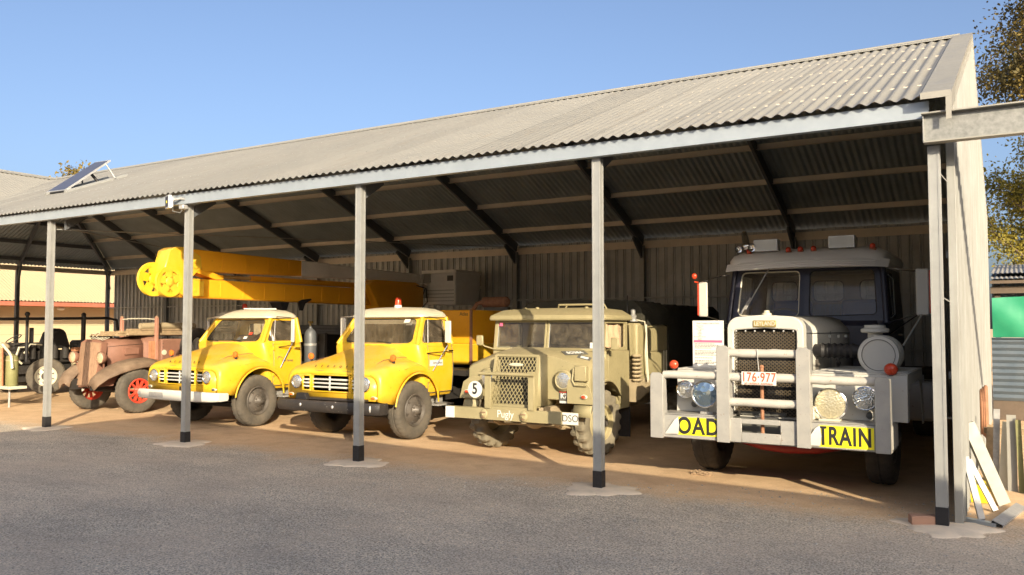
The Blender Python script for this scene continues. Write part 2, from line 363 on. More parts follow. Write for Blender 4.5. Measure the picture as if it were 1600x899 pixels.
part('valley_flashing',mb,M['zinc'],shed)
mb=MB()   # barge capping at the right gable
for y0,y1 in ((YE-.06,YR),(YR,YB)):
    za,zb=roofz(y0)+.03,roofz(y1)+.03
    mb.add([(-.10,y0,za),(.12,y0,za),(.12,y1,zb),(-.10,y1,zb),(-.10,y0,za-.012),(.12,y0,za-.012),(.12,y1,zb-.012),(-.10,y1,zb-.012)],[(0,1,2,3),(7,6,5,4),(0,4,5,1),(1,5,6,2),(2,6,7,3),(3,7,4,0)])
    mb.add([(.12,y0,za),(.128,y0,za),(.128,y1,zb),(.12,y1,zb),(.12,y0,za-.15),(.128,y0,za-.15),(.128,y1,zb-.15),(.12,y1,zb-.15)],[(0,1,2,3),(7,6,5,4),(0,4,5,1),(1,5,6,2),(2,6,7,3),(3,7,4,0)])
mb.box(-.10,.125,YE-.072,YE-.062,roofz(YE)-.035,roofz(YE)+.02)
mb.box(.085,.125,YE-.072,YE-.062,roofz(YE)-.22,roofz(YE)-.036)
part('barge_cap',mb,M['galv'],shed)
mb=MB()   # roofing screws
for yy in (.1,1.2,2.3,3.4,4.3):
    for k in range(120):
        x=-.5-k*.2
        if x<XV-(yy-YE): continue
        mb.ell((x,yy,roofz(yy)+.016),.008,.008,.006,6,3,0,.99)
part('roof_screws',mb,M['silver'],shed)['kind']='stuff'
mb=MB()   # eave beam (C section)
mb.box(-26,-.05,-.125,-.119,3.385,3.525);mb.box(-26,-.05,-.119,-.04,3.385,3.391);mb.box(-26,-.05,-.119,-.04,3.519,3.525);mb.box(-26,-.05,-.046,-.04,3.392,3.402)
part('eave_beam',mb,M['beam'],shed)
mb=MB();mb.box(-25.4,-.02,9.10,9.12,3.34,3.50);mb.box(-25.45,-25.38,-14,9.15,3.36,3.5);part('rear_eave_beam',mb,M['purlin'],shed)
PX=[-.03,-3.14,-6.35,-9.56,-13.0,-16.2]
for i,x in enumerate(PX):
    mb=MB();w=.043
    TP=3.383 if i else 3.163
    mb.box(x-w,x+w,-.042,.042,.15,TP)
    for dx in (-.043,.028):mb.box(x+dx,x+dx+.015,-.046,-.0425,.15,TP-.003)
    for dy in (-.04,.022):mb.box(x+w+.0005,x+w+.005,dy,dy+.02,.15,TP-.003)
    p=part('post',mb,M['galvpost'],shed)
    mb=MB();hh=.17+.02*(i%3);mb.box(x-w-.004,x+w+.007,-.05,.048,0,hh)
    part('black_painted_foot',mb,M['blk'],p)
    mb=MB();ang=[2*PI*k/44 for k in range(44)]
    rr=[(.33+.05*math.sin(3*a+i)+.03*math.sin(7*a+2*i)+random.uniform(-.025,.025)) for a in ang]
    ring=lambda z,s:[(x+.02+math.cos(a)*r*s*1.12,-.03+math.sin(a)*r*s,z) for a,r in zip(ang,rr)]
    mb.loft([ring(.0045,1),ring(.012,.97),ring(.02,.6),ring(.024,.2)],c0=False)
    if i==0: M['conc']=paint('dusty_concrete',(.78,.66,.50),.9,.35,(.5,.36,.24),var=.25,scale=6,bmp=.3)
    part('concrete_footing',mb,M['conc'],shed)
BX=[-.1,-3.18,-6.36,-9.54,-12.72,-15.9,-19.1,-22.3,-25.36]
for x in BX:
    mb=MB();mb.box(x-.05,x+.05,9.02,9.12,0,3.4)
    part('rear_post',mb,M['galvpost'] if x>-20 else M['steel_dk'],shed)
mb=MB();mb.box(-25.45,-25.35,6.1,6.2,0,3.4);part('rear_post',mb,M['steel_dk'],shed)
mb=MB();mb.box(-25.45,-25.35,2.9,3.0,0,3.4);part('rear_post',mb,M['steel_dk'],shed)
for x in BX[:7]:   # rafters
    mb=MB();zz=.13
    mb.beam((x,-.0,roofz(0)-zz),(x,YR,roofz(YR)-zz),.05,.2);mb.beam((x,YR,roofz(YR)-zz),(x,9.1,roofz(9.1)-zz),.05,.2)
    mb.prism([(9.02,3.12),(9.02,3.4),(8.6,3.56),(8.56,3.50)],'x',x-.02,x+.02)
    mb.prism([(.06,3.22),(.06,3.38),(.4,3.52),(.44,3.46)],'x',x-.02,x+.02)
    part('rafter',mb,M['steel_dk'],shed)
for (a,b) in (((XR,YR),(-25.3,9.1)),((XR,YR),(-25.4,6.15)),((XR,YR),(-25.4,3)),((XR,YR),(XV,0)),((XR,1),(-25.4,1)),((XR,YR),(-22.3,9.1))):
    def wz(x,y):
        return min(roofz(y),RZ-KW*abs(x-XR)) if x<XR else roofz(y)
    mb=MB();mb.beam((a[0],a[1],RZ-.14),(b[0],b[1],wz(*b)-.14),.05,.2)
    if a[0]>b[0] and b[0]<-25: mb.beam((b[0],b[1],2.9),(b[0]+(a[0]-b[0])*.12,b[1]+(a[1]-b[1])*.12,3.62),.06,.06)
    part('hip_rafter',mb,M['steel_dk'],shed)
mb=MB()
mb.tube([(-13,0.05,3.3),(-19.1,9.0,3.55)],.012,6);mb.tube([(-13,.05,3.25),(-9.6,8.8,3.5)],.01,6)
part('brace_rod',mb,M['galvpost'],shed)
for y in (.6,1.7,2.8,3.9):   # front purlins
    part('purlin',MB().box(max(-21,XV-(y)),-.05,y-.03,y+.03,roofz(y)-.115,roofz(y)-.0165),M['purlin'],shed)
for y in (5.3,6.35,7.4,8.45):
    mb=MB()
    x0=max(XW,XR-(y-YR))
    mb.box(x0,-.05,y-.004,y+.004,roofz(y)-.12,roofz(y)-.0165);mb.box(x0,-.05,y-.06,y-.0045,roofz(y)-.12,roofz(y)-.112)
    part('purlin',mb,M['purlin'],shed)
for x in (-21.8,-22.9,-24.0,-25.0):
    z=RZ-KW*abs(x-XR);part('purlin',MB().box(x-.03,x+.03,-14,YR+(XR-x)*1.0,z-.12,z-.0165),M['steel_dk'],shed)
# ribbed rear wall, pans 0.19 with narrow ribs
def ribwall(mb,s0,s1,place,z0,ztop,pit=.19,rib=.022,sgn=1):
    prof=[(0,0),(.30,0),(.34,1),(.40,1),(.44,0),(.56,0),(.60,.6),(.64,.6),(.68,0),(.97,0)]
    s=s0;L=[]
    d=1 if s1>s0 else -1
    while (s1-s)*d>0:
        for u,h in prof:L.append((s+d*u*pit,h*rib*sgn))
        s+=d*pit
    L=[l for l in L if (s1-l[0])*d>=0];L.append((s1,0))
    vs=[];fs=[]
    for a,h in L:vs+=[place(a,z0,h),place(a,ztop(a),h)]
    for i in range(len(L)-1):fs.append((2*i,2*i+2,2*i+3,2*i+1))
    mb.add(vs,fs)
mb=MB();ribwall(mb,-25.15,.08,lambda a,z,h:(a,9.17-h,z),.02,lambda a:3.56+.006*math.sin(a*7))
part('rear_wall_sheet',mb,M['wallin'],shed,recalc=False)
for z in (1.2,2.25,3.05):
    mb=MB();mb.box(-25.3,0,9.05,9.145,z,z+.012);mb.box(-25.3,0,9.05,9.06,z+.013,z+.035)
    if z<3: part('wall_girt',mb,M['galvpost'],shed)
mb=MB();ribwall(mb,.20,9.2,lambda a,z,h:(.085+h,a,z),.02,lambda a:roofz(a)-.02,pit=.2,rib=.045)
part('gable_wall_sheet',mb,M['wallout'],shed,recalc=False)
mb=MB();ribwall(mb,.20,9.2,lambda a,z,h:(.079,a,z),.02,lambda a:roofz(a)-.025)
part('gable_wall_lining',mb,M['under'],shed,recalc=False)
mb=MB();mb.box(.052,.118,.13,.198,0,3.53)
part('corner_flashing',mb,M['wallout'],shed,bevel=.004)
for z in (1.2,2.25):
    part('wall_girt',MB().box(.02,.075,.36,9.0,z,z+.06),M['galvpost'],shed)
mb=MB()
part('wire_tie',mb.tube([(.0,0,2.95),(.055,.14,2.88)],.006,5),M['galvpost'],shed)
part('wire_tie',MB().tube([(.0,0,1.9),(.055,.14,1.86)],.006,5),M['galvpost'],shed)
# ------------------------------------------------------------------ shared vehicle pieces
def rrect(hx,y0,y1,z,r,cx=0,k=5,r2=None):
    cyy=(y0+y1)/2;hy=(y1-y0)/2;p=[]
    r2=r if r2 is None else r2
    for (sx,sy,a0,q) in ((1,1,0,r2),(-1,1,90,r2),(-1,-1,180,r),(1,-1,270,r)):
        for i in range(k+1):
            a=R(a0+90*i/k);p.append(V((cx+sx*(hx-q)+q*math.cos(a),cyy+sy*(hy-q)+q*math.sin(a),z)))
    return p
def framed(mb,q,ins=(.08,.08,.1,.1),rad=.05,th=.02,k=6,glass_in=.5):
    """panel with a rounded opening. q = BL,BR,TR,TL ; ins = l,r,b,t in metres. returns (opening loop)"""
    q=[V(p) for p in q]
    W_=((q[1]-q[0]).length+(q[2]-q[3]).length)/2;H_=((q[3]-q[0]).length+(q[2]-q[1]).length)/2
    nrm=(q[1]-q[0]).cross(q[3]-q[0]).normalized()
    B=lambda u,v:(q[0]*(1-u)*(1-v)+q[1]*u*(1-v)+q[2]*u*v+q[3]*(1-u)*v)
    u0,u1,v0,v1=ins[0]/W_,1-ins[1]/W_,ins[2]/H_,1-ins[3]/H_;ru,rv=rad/W_,rad/H_
    inn=[];out=[]
    for (cu,cv,a0,eu,ev) in ((u1-ru,v1-rv,0,1,1),(u0+ru,v1-rv,90,0,1),(u0+ru,v0+rv,180,0,0),(u1-ru,v0+rv,270,1,0)):
        for i in range(k+1):
            t=i/k;a=R(a0+90*t);inn.append((cu+ru*math.cos(a),cv+rv*math.sin(a)))
            su,sv=inn[-1]
            if a0 in(0,180): # first vertical edge then horizontal edge
                out.append((eu,sv+(ev-sv)*min(1,2*t)) if t<=.5 else (eu+(su-eu)*(2*t-1),ev))
            else:
                out.append((su+(eu-su)*min(1,2*t),ev) if t<=.5 else (eu,ev+(sv-ev)*(2*t-1)))
    n=len(inn);I=[B(*p) for p in inn];O=[B(*p) for p in out]
    vs=O+I+[p-nrm*th for p in O]+[p-nrm*th for p in I];fs=[]
    for i in range(n):
        j=(i+1)%n
        fs+=[(i,j,n+j,n+i),(2*n+j,2*n+i,3*n+i,3*n+j),(n+i,n+j,3*n+j,3*n+i),(j,i,2*n+i,2*n+j)]
    mb.add(vs,fs);loop=[p-nrm*th*glass_in for p in I]
    return loop
def pane(loop): return MB().quad(*loop)
def seal(loop,r=.008): return MB().tube(loop,r,6,closed=True)
_wc={}
def wheel(root,x,y,z,r,w,side,style,tyre,rim,name='wheel',yaw=0,lug=None):
    """side=+1: outer face towards +X"""
    key=(round(r,3),round(w,3),side,style,tyre,rim)
    if key not in _wc:
        s=side;N=96 if style!='khaki' else 72
        rr=r*.56
        prof=[(-w*.36,rr),(-w*.42,rr+.02),(-w*.5,(r+rr)/2),(-w*.47,r-.035),(-w*.40,r-.012),(-w*.2,r),(-w*.06,r),(0,r),(w*.06,r),(w*.2,r),(w*.40,r-.012),(w*.47,r-.035),(w*.5,(r+rr)/2),(w*.42,rr+.02),(w*.36,rr)]
        d=.014 if style!='khaki' else .034
        def fn(k,j,a,q):
            if style=='khaki':
                if j in(3,4,5,6) and k%4<2:q-=d;a*=.94
                if j in(8,9,10,11) and (k+2)%4<2:q-=d;a*=.94
                if j in(6,7,8):q-=.004
            else:
                if j in(3,4,10,11) and k%3==0:q-=d
                if j in(6,8):q-=.008
            return a,q
        T=MB().lathe(prof,(0,0,0),'x',N,fn,smooth=False)
        tm=T.mesh('tyre')
        Rm=MB();f=.5*w*s
        # rim: outer lip, dish and hub plate
        if style in('disc','khaki'):
            Rm.lathe([(f*.72,rr+.002),(f*.86,rr-.008),(f*.80,rr-.02),(f*.45,rr-.035),(f*.40,rr*.78),(f*.62,rr*.62),(f*.70,rr*.38),(f*.74,rr*.30),(f*.74,.0)],(0,0,0),'x',40)
            Rm.lathe([(-f*.72,rr+.002),(-f*.3,rr-.03),(f*.40,rr-.036)],(0,0,0),'x',40)
            for k in range(8):
                a=2*PI*(k+.5)/8;c=(f*.56,math.cos(a)*rr*.70,math.sin(a)*rr*.70)
        elif style=='dish':   # front wheel: disc bulges outward
            Rm.lathe([(f*.72,rr+.002),(f*.88,rr-.008),(f*.84,rr-.02),(f*.5,rr-.04),(f*.62,rr*.70),(f*.9,rr*.56),(f*.95,rr*.42),(f*.95,0)],(0,0,0),'x',40)
            Rm.lathe([(-f*.72,rr+.002),(-f*.3,rr-.03),(f*.40,rr-.04)],(0,0,0),'x',40)
        elif style=='spoke':
            Rm.lathe([(f*.70,rr+.002),(f*.9,rr-.006),(f*.86,rr-.022),(f*.5,rr-.04),(f*.3,rr-.045),(-f*.7,rr+.002)],(0,0,0),'x',40)
            for k in range(10):
                a=2*PI*k/10;c=math.cos(a);d_=math.sin(a)
                Rm.beam((f*.45,c*rr*.3,d_*rr*.3),(f*.5,c*(rr-.03),d_*(rr-.03)),.03,.055,(1,0,0))
            Rm.lathe([(f*.5,rr*.45),(f*.58,rr*.40),(f*.7,rr*.22),(f*.95,rr*.18),(f*.97,0)],(0,0,0),'x',24)
        rm=Rm.mesh('rim')
        H=MB();base={'disc':.74,'khaki':.74,'dish':.95,'spoke':.75}[style]*f
        H.lathe([(base*.8,rr*.42),(base*.98,rr*.42),(base+.05*s,rr*.22),(base+.075*s,rr*.16),(base+.08*s,0)],(0,0,0),'x',20)
        for k in range(8):
            a=2*PI*k/8;H.cyl((base*.8,math.cos(a)*rr*.36,math.sin(a)*rr*.36),(base+.028*s,math.cos(a)*rr*.36,math.sin(a)*rr*.36),.015,.013,6)
        if style in('disc','dish'):
            for k in range(6 if style=='dish' else 8):
                a=2*PI*(k+.5)/(6 if style=='dish' else 8);H.obox((f*.66,math.cos(a)*rr*.66,math.sin(a)*rr*.66),.02,.05,.028,(a,0,0))
        hm=H.mesh('hub');tm.materials.append(M[tyre]);rm.materials.append(M[rim]);hm.materials.append(M['rimgrey' if rim!='red' else 'red'])
        _wc[key]=(hm,tm,rm)
    hm,tm,rm=_wc[key]
    o=bpy.data.objects.new(name,hm);COL.objects.link(o);o.parent=root;o.location=V((x,y,z))-rootloc(root);o.rotation_euler=(random.uniform(0,6),0,yaw)
    o.rotation_mode='ZYX' if False else 'XYZ'
    for nm,me in(('tyre',tm),('rim',rm)):
        c=bpy.data.objects.new(nm,me);COL.objects.link(c);c.parent=o
    return o
def lamp(parent,c,r,name='headlight',mat='lampglass',bez='chrome',depth=.05,bezr=.14):
    x,y,z=c
    o=part(name,MB().lathe([(0,r*(1+bezr)),(-.015,r*(1+bezr)),(-.022,r*1.02),(-.012,r*.96)],(x,y,z),'y',28).lathe([(0,r*(1+bezr)),(depth*.6,r*(.95)),(depth,r*.5),(depth,0)],(x,y,z),'y',28),M[bez],parent)
    part('lens',MB().lathe([(-.013,r*.97),(-.022,r*.7),(-.028,r*.3),(-.03,0.0005)],(x,y,z),'y',28),M[mat],o)
    return o
def lattice(w,h,pu,pv,th,P):
    """diamond mesh of thin strips; P(u,v,d)->point"""
    mb=MB()
    nseg=0
    k=-int(h/pv)-2
    slope=pv/pu
    for sg in(1,-1):
        for i in range(-int(h/pv)-2,int(w/pu)+int(h/pv)+3):
            # line: v = sg*slope*(u-u0)
            u0=i*pu
            pts=[]
            for vv in(0,h):
                u=u0+sg*vv/slope;pts.append((u,vv))
            (ua,va),(ub,vb)=pts
            # clip u to 0..w
            def clip(ua,va,ub,vb):
                du=ub-ua;dv=vb-va;t0,t1=0,1
                for p_,q_ in((-du,ua),(du,w-ua)):
                    if abs(p_)<1e-9:
                        if q_<0:return None
                    else:
                        t=q_/p_
                        if p_<0:t0=max(t0,t)
                        else:t1=min(t1,t)
                if t1-t0<1e-3:return None
                return(ua+du*t0,va+dv*t0,ua+du*t1,va+dv*t1)
            c=clip(ua,va,ub,vb)
            if c: mb.beam(P(c[0],c[1],0),P(c[2],c[3],0),th,th*.6,(0,1,0))
    return mb
def interp(x,xs,ys):
    if x<=xs[0]:return ys[0]
    for i in range(len(xs)-1):
        if x<=xs[i+1]:
            t=(x-xs[i])/(xs[i+1]-xs[i]);t=t*t*(3-2*t) if False else t
            return ys[i]+(ys[i+1]-ys[i])*t
    return ys[-1]
def mirror(root,c,w,h,arms,mat='white',name='mirror',th=.035,ang=0,edge=None):
    o=part(name,MB().obox(c,w,th,h,(0,0,ang)),M[mat],root,bevel=.012)
    part('mirror_glass',MB().obox((c[0],c[1]+th/2+.003,c[2]),w*.84,.004,h*.9,(0,0,ang)),M['chrome'],o)
    if edge: part('reflector_strip',MB().box(c[0]+edge*(w/2+.001),c[0]+edge*(w/2+.012),c[1]-.015,c[1]+.015,c[2]-h*.46,c[2]+h*.46),M['amberd'],o)
    for a in arms: part('mirror_arm',MB().tube(a,.009,6),M['chrome' if mat!='khaki' else 'khaki'],o)
    return o
def chassis(root,x,y0,y1,z=.62,hw=.4,mat='dark'):
    mb=MB().box(x-hw,x-hw+.07,y0,y1,z-.1,z+.1);part('chassis_rail',mb,M[mat],root)
    mb=MB().box(x+hw-.07,x+hw,y0,y1,z-.1,z+.1);part('chassis_rail',mb,M[mat],root)
# ------------------------------------------------------------------ yellow bonneted trucks
def yellow_truck(cx,dy,label,bumpermat,var):
    root=thing('yellow_truck',label,'truck',(cx,2.05+dy,0),'yellow bonneted trucks')
    X=lambda x:cx+x
    Y=lambda y:y+dy
    ax=2.03;AR=.53;az=.42
    crest=lambda y:interp(y,[1.18,1.3,1.55,1.9,2.15,2.35,2.5,2.62],[.99,1.06,1.12,1.15,1.12,1.02,.86,.66])
    wid=lambda y:interp(y,[1.18,1.3,1.6,2.3,2.5,2.62],[.885,.915,.935,.935,.92,.885])
    def zb(y):
        base=interp(y,[1.2,1.45,2.5,2.62],[.60,.55,.55,.60])
        d=y-ax
        if abs(d)<AR: base=max(base,az+.03+math.sqrt(AR*AR-d*d)*.98)
        return base
    hood=lambda y:interp(y,[1.18,1.24,1.4,1.7,2.0,2.2],[1.0,1.045,1.13,1.25,1.33,1.385])
    def sec(y,sh=0,dz=0):
        w=wid(y)-sh;c=crest(y)-dz;h=hood(y)-dz;b=zb(y)+dz*.2
        if b>c-.08:b=c-.08
        half=[(w-.01,b),(w,b+(c-b)*.3),(w,b+(c-b)*.62),(w-.012,c-.10),(w-.04,c-.045),(w-.09,c-.012),(w-.15,c),(w-.22,c-.0+.1*(h-c))]
        v=c+.22*(h-c);half+=[(w-.30,v),(.52,c+.55*(h-c)),(.42,c+.80*(h-c)),(.28,h-.018),(.14,h-.004)]
        p=[V((X(-a),Y(y),z)) for a,z in half]+[V((X(0),Y(y),h))]+[V((X(a),Y(y),z)) for a,z in half[::-1]]
        return p
    ys=[1.225,1.26,1.32,1.4,1.48,1.54,1.6,1.7,1.8,1.9,2.0,2.1,2.2,2.3,2.38,2.46,2.52,2.57,2.6]
    rings=[sec(1.20,.05,.05)]+[sec(1.205,.02,.02)]+[sec(y) for y in ys]
    mb=MB().loft(rings,closed=False,c0=False,c1=False)
    mb.add(rings[0],[tuple(range(len(rings[0])))])
    body=part('bonnet_and_guards',mb,M['yellow'],root)
    m=body.modifiers.new('s','SOLIDIFY');m.thickness=.012;m.offset=-1
    mb=MB()  # arch lips
    for s in(-1,1):
        pts=[(X(s*(wid(ax+AR*math.cos(a))+.0)),Y(ax+AR*1.0*math.cos(a)),az+.03+AR*.98*math.sin(a)) for a in[PI*(.04+.92*i/24) for i in range(25)]]
        part('arch_lip',MB().tube(pts,.013,6),M['yellow'],body)
    # dark inner wells
    for s in(-1,1):part('inner_guard',MB().box(X(s*.52)-.01,X(s*.52)+.01,Y(1.28),Y(2.6),.5,1.0),M['dark'],body)
    part('radiator',MB().box(X(-.5),X(.5),Y(1.30),Y(1.36),.45,.92),M['dark'],body)
    # nose: raised centre panel; black plates stand in for the shaded grille recesses
    fy=Y(1.20)
    def opening(x0,x1,z0,z1,nb,vert,nm):
        o=part(nm,MB().box(X(x0),X(x1),fy-.012,fy-.003,z0,z1),M['blk'],root)
        fr=MB()
        for (a,b,c,d) in((x0-.022,x1+.022,z1,z1+.02),(x0-.022,x1+.022,z0-.02,z0),(x0-.022,x0,z0,z1),(x1,x1+.022,z0,z1)):fr.box(X(a),X(b),fy-.034,fy-.002,c,d)
        part('grille_surround',fr,M['yellow'],o,bevel=.006)
        for i in range(nb):
            z=z0+(i+1)*(z1-z0)/(nb+1)
            part('grille_bar',MB().box(X(x0+.004),X(x1-.004),fy-.04,fy-.014,z-.013,z+.013),M['white'],o,bevel=.006)
        if vert:
            mid=(x0+x1)/2;part('grille_bar',MB().box(X(mid-.016),X(mid+.016),fy-.048,fy-.0405,z0+.01,z1-.01),M['white'],o,bevel=.003)
        return o
    opening(-.34,.34,.725,.945,3,True,'grille')
    opening(-.535,-.41,.735,.93,3,False,'side_grille');opening(.41,.535,.735,.93,3,False,'side_grille')
    for s in(-1,1):
        lamp(root,(X(s*.655),fy-.035,.845),.088,depth=.06)
        o=part('indicator',MB().ell((X(s*.79),fy-.0,.655),.06,.03,.028,16,8),M['cream'],root)
        part('indicator_lens',MB().ell((X(s*.79),fy-.024,.655),.042,.012,.018,12,6),M['amber'] if var==2 else M['textgrey'],o)
        o=part('side_lamp',MB().cyl((X(s*.80),Y(1.62),1.10),(X(s*.80),Y(1.60),1.17),.02),M['blk'],root)
        part('amber_lens',MB().lathe([(-.03,0),(-.028,.03),(-.02,.048),(0,.05),(.012,.045),(.014,0)],(X(s*.80),Y(1.60),1.20),'y',18),M['amber'],o)
    part('bonnet_seam',MB().tube([(X(-.58),Y(1.235),1.015),(X(-.3),Y(1.222),1.012),(X(0),Y(1.22),1.014),(X(.3),Y(1.222),1.012),(X(.58),Y(1.235),1.015)],.004,5),M['steel_dk'],root)
    for s in(-1,1):part('bonnet_seam',MB().tube([(X(s*.60),Y(1.25),1.03),(X(s*.62),Y(1.6),1.165),(X(s*.63),Y(2.0),1.20),(X(s*.63),Y(2.12),1.19)],.004,5),M['brown'],root)
    for i,ch in enumerate('BEDFORD'):
        x=-.36+i*.12
        text('bonnet_letter',ch,.055,(X(x),Y(1.245),1.075),(R(48),0,0),M['textblk'],root,sx=.9)
    # bumper
    if var==2:
        mb=MB();pts=[(-1.0,1.22),(-.98,1.12),(-.9,1.07),(-.6,1.045),(0,1.035),(.6,1.045),(.9,1.07),(.98,1.12),(1.0,1.22)]
        rings=[[V((X(x),Y(y)+.035*math.cos(a),.515+.082*math.sin(a))) for a in[2*PI*k/14 for k in range(14)]] for x,y in pts]
        b=part('bumper',mb.loft(rings),M[bumpermat],root)
        part('bumper_bolt',MB().ell((X(-.42),Y(1.0),.53),.02,.012,.025),M['silver'],b);part('bumper_bolt',MB().ell((X(.2),Y(.998),.52),.02,.012,.025),M['silver'],b);part('bumper_bolt',MB().ell((X(.86),Y(1.035),.52),.014,.02,.05),M['silver'],b)
        part('tow_bracket',MB().prism([(-.60,.60),(-.36,.60),(-.41,.69),(-.56,.69)],'y',Y(1.08),Y(1.16)),M['blk'],root) if False else part('tow_bracket',MB().prism([(X(-.60),.597),(X(-.36),.597),(X(-.41),.69),(X(-.56),.69)],'y',Y(1.07),Y(1.15)),M['blk'],root,bevel=.004)
        part('bumper_filler',MB().box(X(-.36),X(.7),Y(1.09),Y(1.2),.597,.635),M['darkwear'],root,bevel=.01)
    else:
        mb=MB();pts=[(-1.02,1.26,.06),(-1.0,1.14,.068),(-.9,1.07,.075),(-.6,1.035,.082),(0,1.02,.085),(.6,1.035,.082),(.9,1.07,.075),(1.0,1.14,.068),(1.02,1.26,.06)]
        rings=[[V((X(x),Y(y)+.028*math.cos(a),.545+h*math.copysign(abs(math.sin(a))**.6,math.sin(a)))) for a in[2*PI*k/16 for k in range(16)]] for x,y,h in pts]
        b=part('bumper',mb.loft(rings),M[bumpermat],root)
        part('number_plate',MB().box(X(-.55),X(-.2),Y(.995),Y(1.004),.505,.585),M['zinc'],b)
        part('overrider_dent',MB().ell((X(-.86),Y(1.048),.55),.07,.02,.04,14,8),M['zinc'],b)
        part('crank_hole',MB().box(X(-.02),X(.01),fy-.03,fy-.02,.62,.68),M['blk'],root)
    # cab lower body
    mb=MB();rg=[]
    for z,hx,y0 in((.60,.80,2.30),(.66,.84,2.26),(.9,.865,2.2),(1.15,.865,2.17),(1.34,.845,2.13),(1.385,.83,2.14)):
        rg.append(rrect(hx,Y(y0),Y(3.06),z,.10,X(0)))
    cab=part('cab',mb.loft(rg,c1=False),M['yellow'],root)
    part('cowl_vent',MB().box(X(-.5),X(.5),Y(2.15),Y(2.2),1.384,1.392),M['steel_dk'],cab)
    hxz=lambda z:interp(z,[.6,.66,.9,1.15,1.34,1.385],[.80,.84,.865,.865,.845,.83])
    # greenhouse
    BF=(.79,2.17,1.375);TF=(.665,2.46,1.80);BB=(.81,3.03,1.375);TB=(.70,3.02,1.80)
    P=lambda s,p:(X(s*p[0]),Y(p[1]),p[2])
    # slightly bowed screen: three panels approximated by one quad with bulged glass
    mb=MB();lp=framed(mb,[P(-1,BF),P(1,BF),P(1,TF),P(-1,TF)],(.10,.10,.03,.03),.09,.03)
    sc=part('windscreen_frame',mb,M['yellow'],root);g=part('windscreen',pane(lp),M['glassd'],sc);part('rubber_seal',seal(lp,.011),M['blk'],sc)
    for s in(-1,1):
        q=[P(s,BF),P(s,BB),P(s,TB),P(s,TF)]
        if s<0:q=[q[1],q[0],q[3],q[2]]
        mb=MB();lp=framed(mb,q,(.08,.10,.035,.05) if s>0 else(.10,.08,.035,.05),.05,.03)
        f=part('door_window_frame',mb,M['yellow'],root)
        part('rubber_seal',seal(lp,.008),M['blk'],f)
        part('door_glass',pane(lp),M['glass'],f)
        part('quarter_light_bar',MB().tube([(X(s*.80),Y(2.42),1.40),(X(s*.735),Y(2.50),1.76)],.009,6),M['zinc'],f)
        part('pillar',MB().tube([P(s,BF),P(s,TF)],.034,10),M['yellow'],root)
        part('pillar',MB().tube([P(s,BB),P(s,TB)],.034,10),M['yellow'],root)
        d=MB();zs=[.66,.8,.95,1.1,1.25,1.375];y0s=[2.34]*6
        for k in(0,1):pass
        ra=[V((X(s*(hxz(z)+.005)),Y(2.36+.0*z),z)) for z in zs];rb=[V((X(s*(hxz(z)+.005)),Y(2.97),z)) for z in zs]
        rc=[p-V((s*.02,0,0)) for p in rb];rd=[p-V((s*.02,0,0)) for p in ra]
        d.loft([[a,b,c,e] for a,b,c,e in zip(ra,rb,rc,rd)])
        dr=part('door',d,M['yellow'],root,bevel=.006)
        for e in(ra,rb):part('door_gap',MB().tube([p+V((s*.003,(-.008 if e is ra else .008),0)) for p in e],.0045,5),M['steel_dk'],dr)
        part('door_gap',MB().tube([ra[0]+V((s*.003,0,-.006)),rb[0]+V((s*.003,0,-.006))],.0045,5),M['steel_dk'],dr)
        part('waist_moulding',MB().tube([ra[-1]+V((s*.006,0,-.02)),rb[-1]+V((s*.006,0,-.02))],.006,6),M['yellow'],dr)
        part('door_handle',MB().tube([(X(s*.885),Y(2.80),1.28),(X(s*.91),Y(2.80),1.28),(X(s*.91),Y(2.92),1.275)],.011,8),M['chrome'],dr)
        for zz in(.82,1.25):part('hinge',MB().box(X(s*.87)-.014,X(s*.87)+.014,Y(2.335),Y(2.365),zz,zz+.05),M['yellow'],dr)
        part('running_board',MB().box(min(X(s*.62),X(s*.88)),max(X(s*.62),X(s*.88)),Y(2.58),Y(3.0),.44,.465).box(min(X(s*.62),X(s*.66)),max(X(s*.62),X(s*.66)),Y(2.58),Y(3.0),.466,.62),M['zinc'],root,bevel=.004)
        if s>0:
            if var==2:
                part('door_sign',MB().box(X(.873),X(.878),Y(2.37),Y(2.70),1.055,1.145),M['plate'],dr)
                text('door_sign_writing','AtmosAire',.052,(X(.8795),Y(2.56),1.1),RIGHT,M['textgrey'],dr,sx=1)
            else:
                text('door_writing','Alice Springs',.052,(X(.876),Y(2.66),1.07),(PI/2,0,PI/2),M['textgrey'],dr,sx=.95)
                part('door_swoosh',MB().tube([(X(.874),Y(2.42),1.10),(X(.876),Y(2.44),1.13),(X(.876),Y(2.48),1.14),(X(.876),Y(2.53),1.12),(X(.876),Y(2.60),1.09)],[.002,.005,.006,.004,.001],6),M['textgrey'],dr)
    q=[P(1,BB),P(-1,BB),P(-1,TB),P(1,TB)];mb=MB();lp=framed(mb,q,(.25,.25,.1,.1),.06,.03)
    f=part('rear_window_frame',mb,M['yellow'],root);part('rear_glass',pane(lp),M['glass'],f)
    rg=[rrect(.665,Y(2.45),Y(3.05),1.785,.1,X(0)),rrect(.725,Y(2.36),Y(3.08),1.80,.13,X(0)),rrect(.725,Y(2.36),Y(3.085),1.83,.14,X(0)),rrect(.69,Y(2.40),Y(3.06),1.88,.16,X(0)),rrect(.60,Y(2.48),Y(3.0),1.925,.18,X(0)),rrect(.42,Y(2.58),Y(2.92),1.95,.15,X(0)),rrect(.2,Y(2.66),Y(2.84),1.957,.08,X(0))]
    part('cab_roof',MB().loft(rg),M['cream'],root)
    # interior
    part('seat',MB().box(X(-.68),X(.68),Y(2.72),Y(3.0),.98,1.16).box(X(-.68),X(.68),Y(2.92),Y(3.02),1.16,1.5),M['brown'],root,bevel=.03,seg=2)
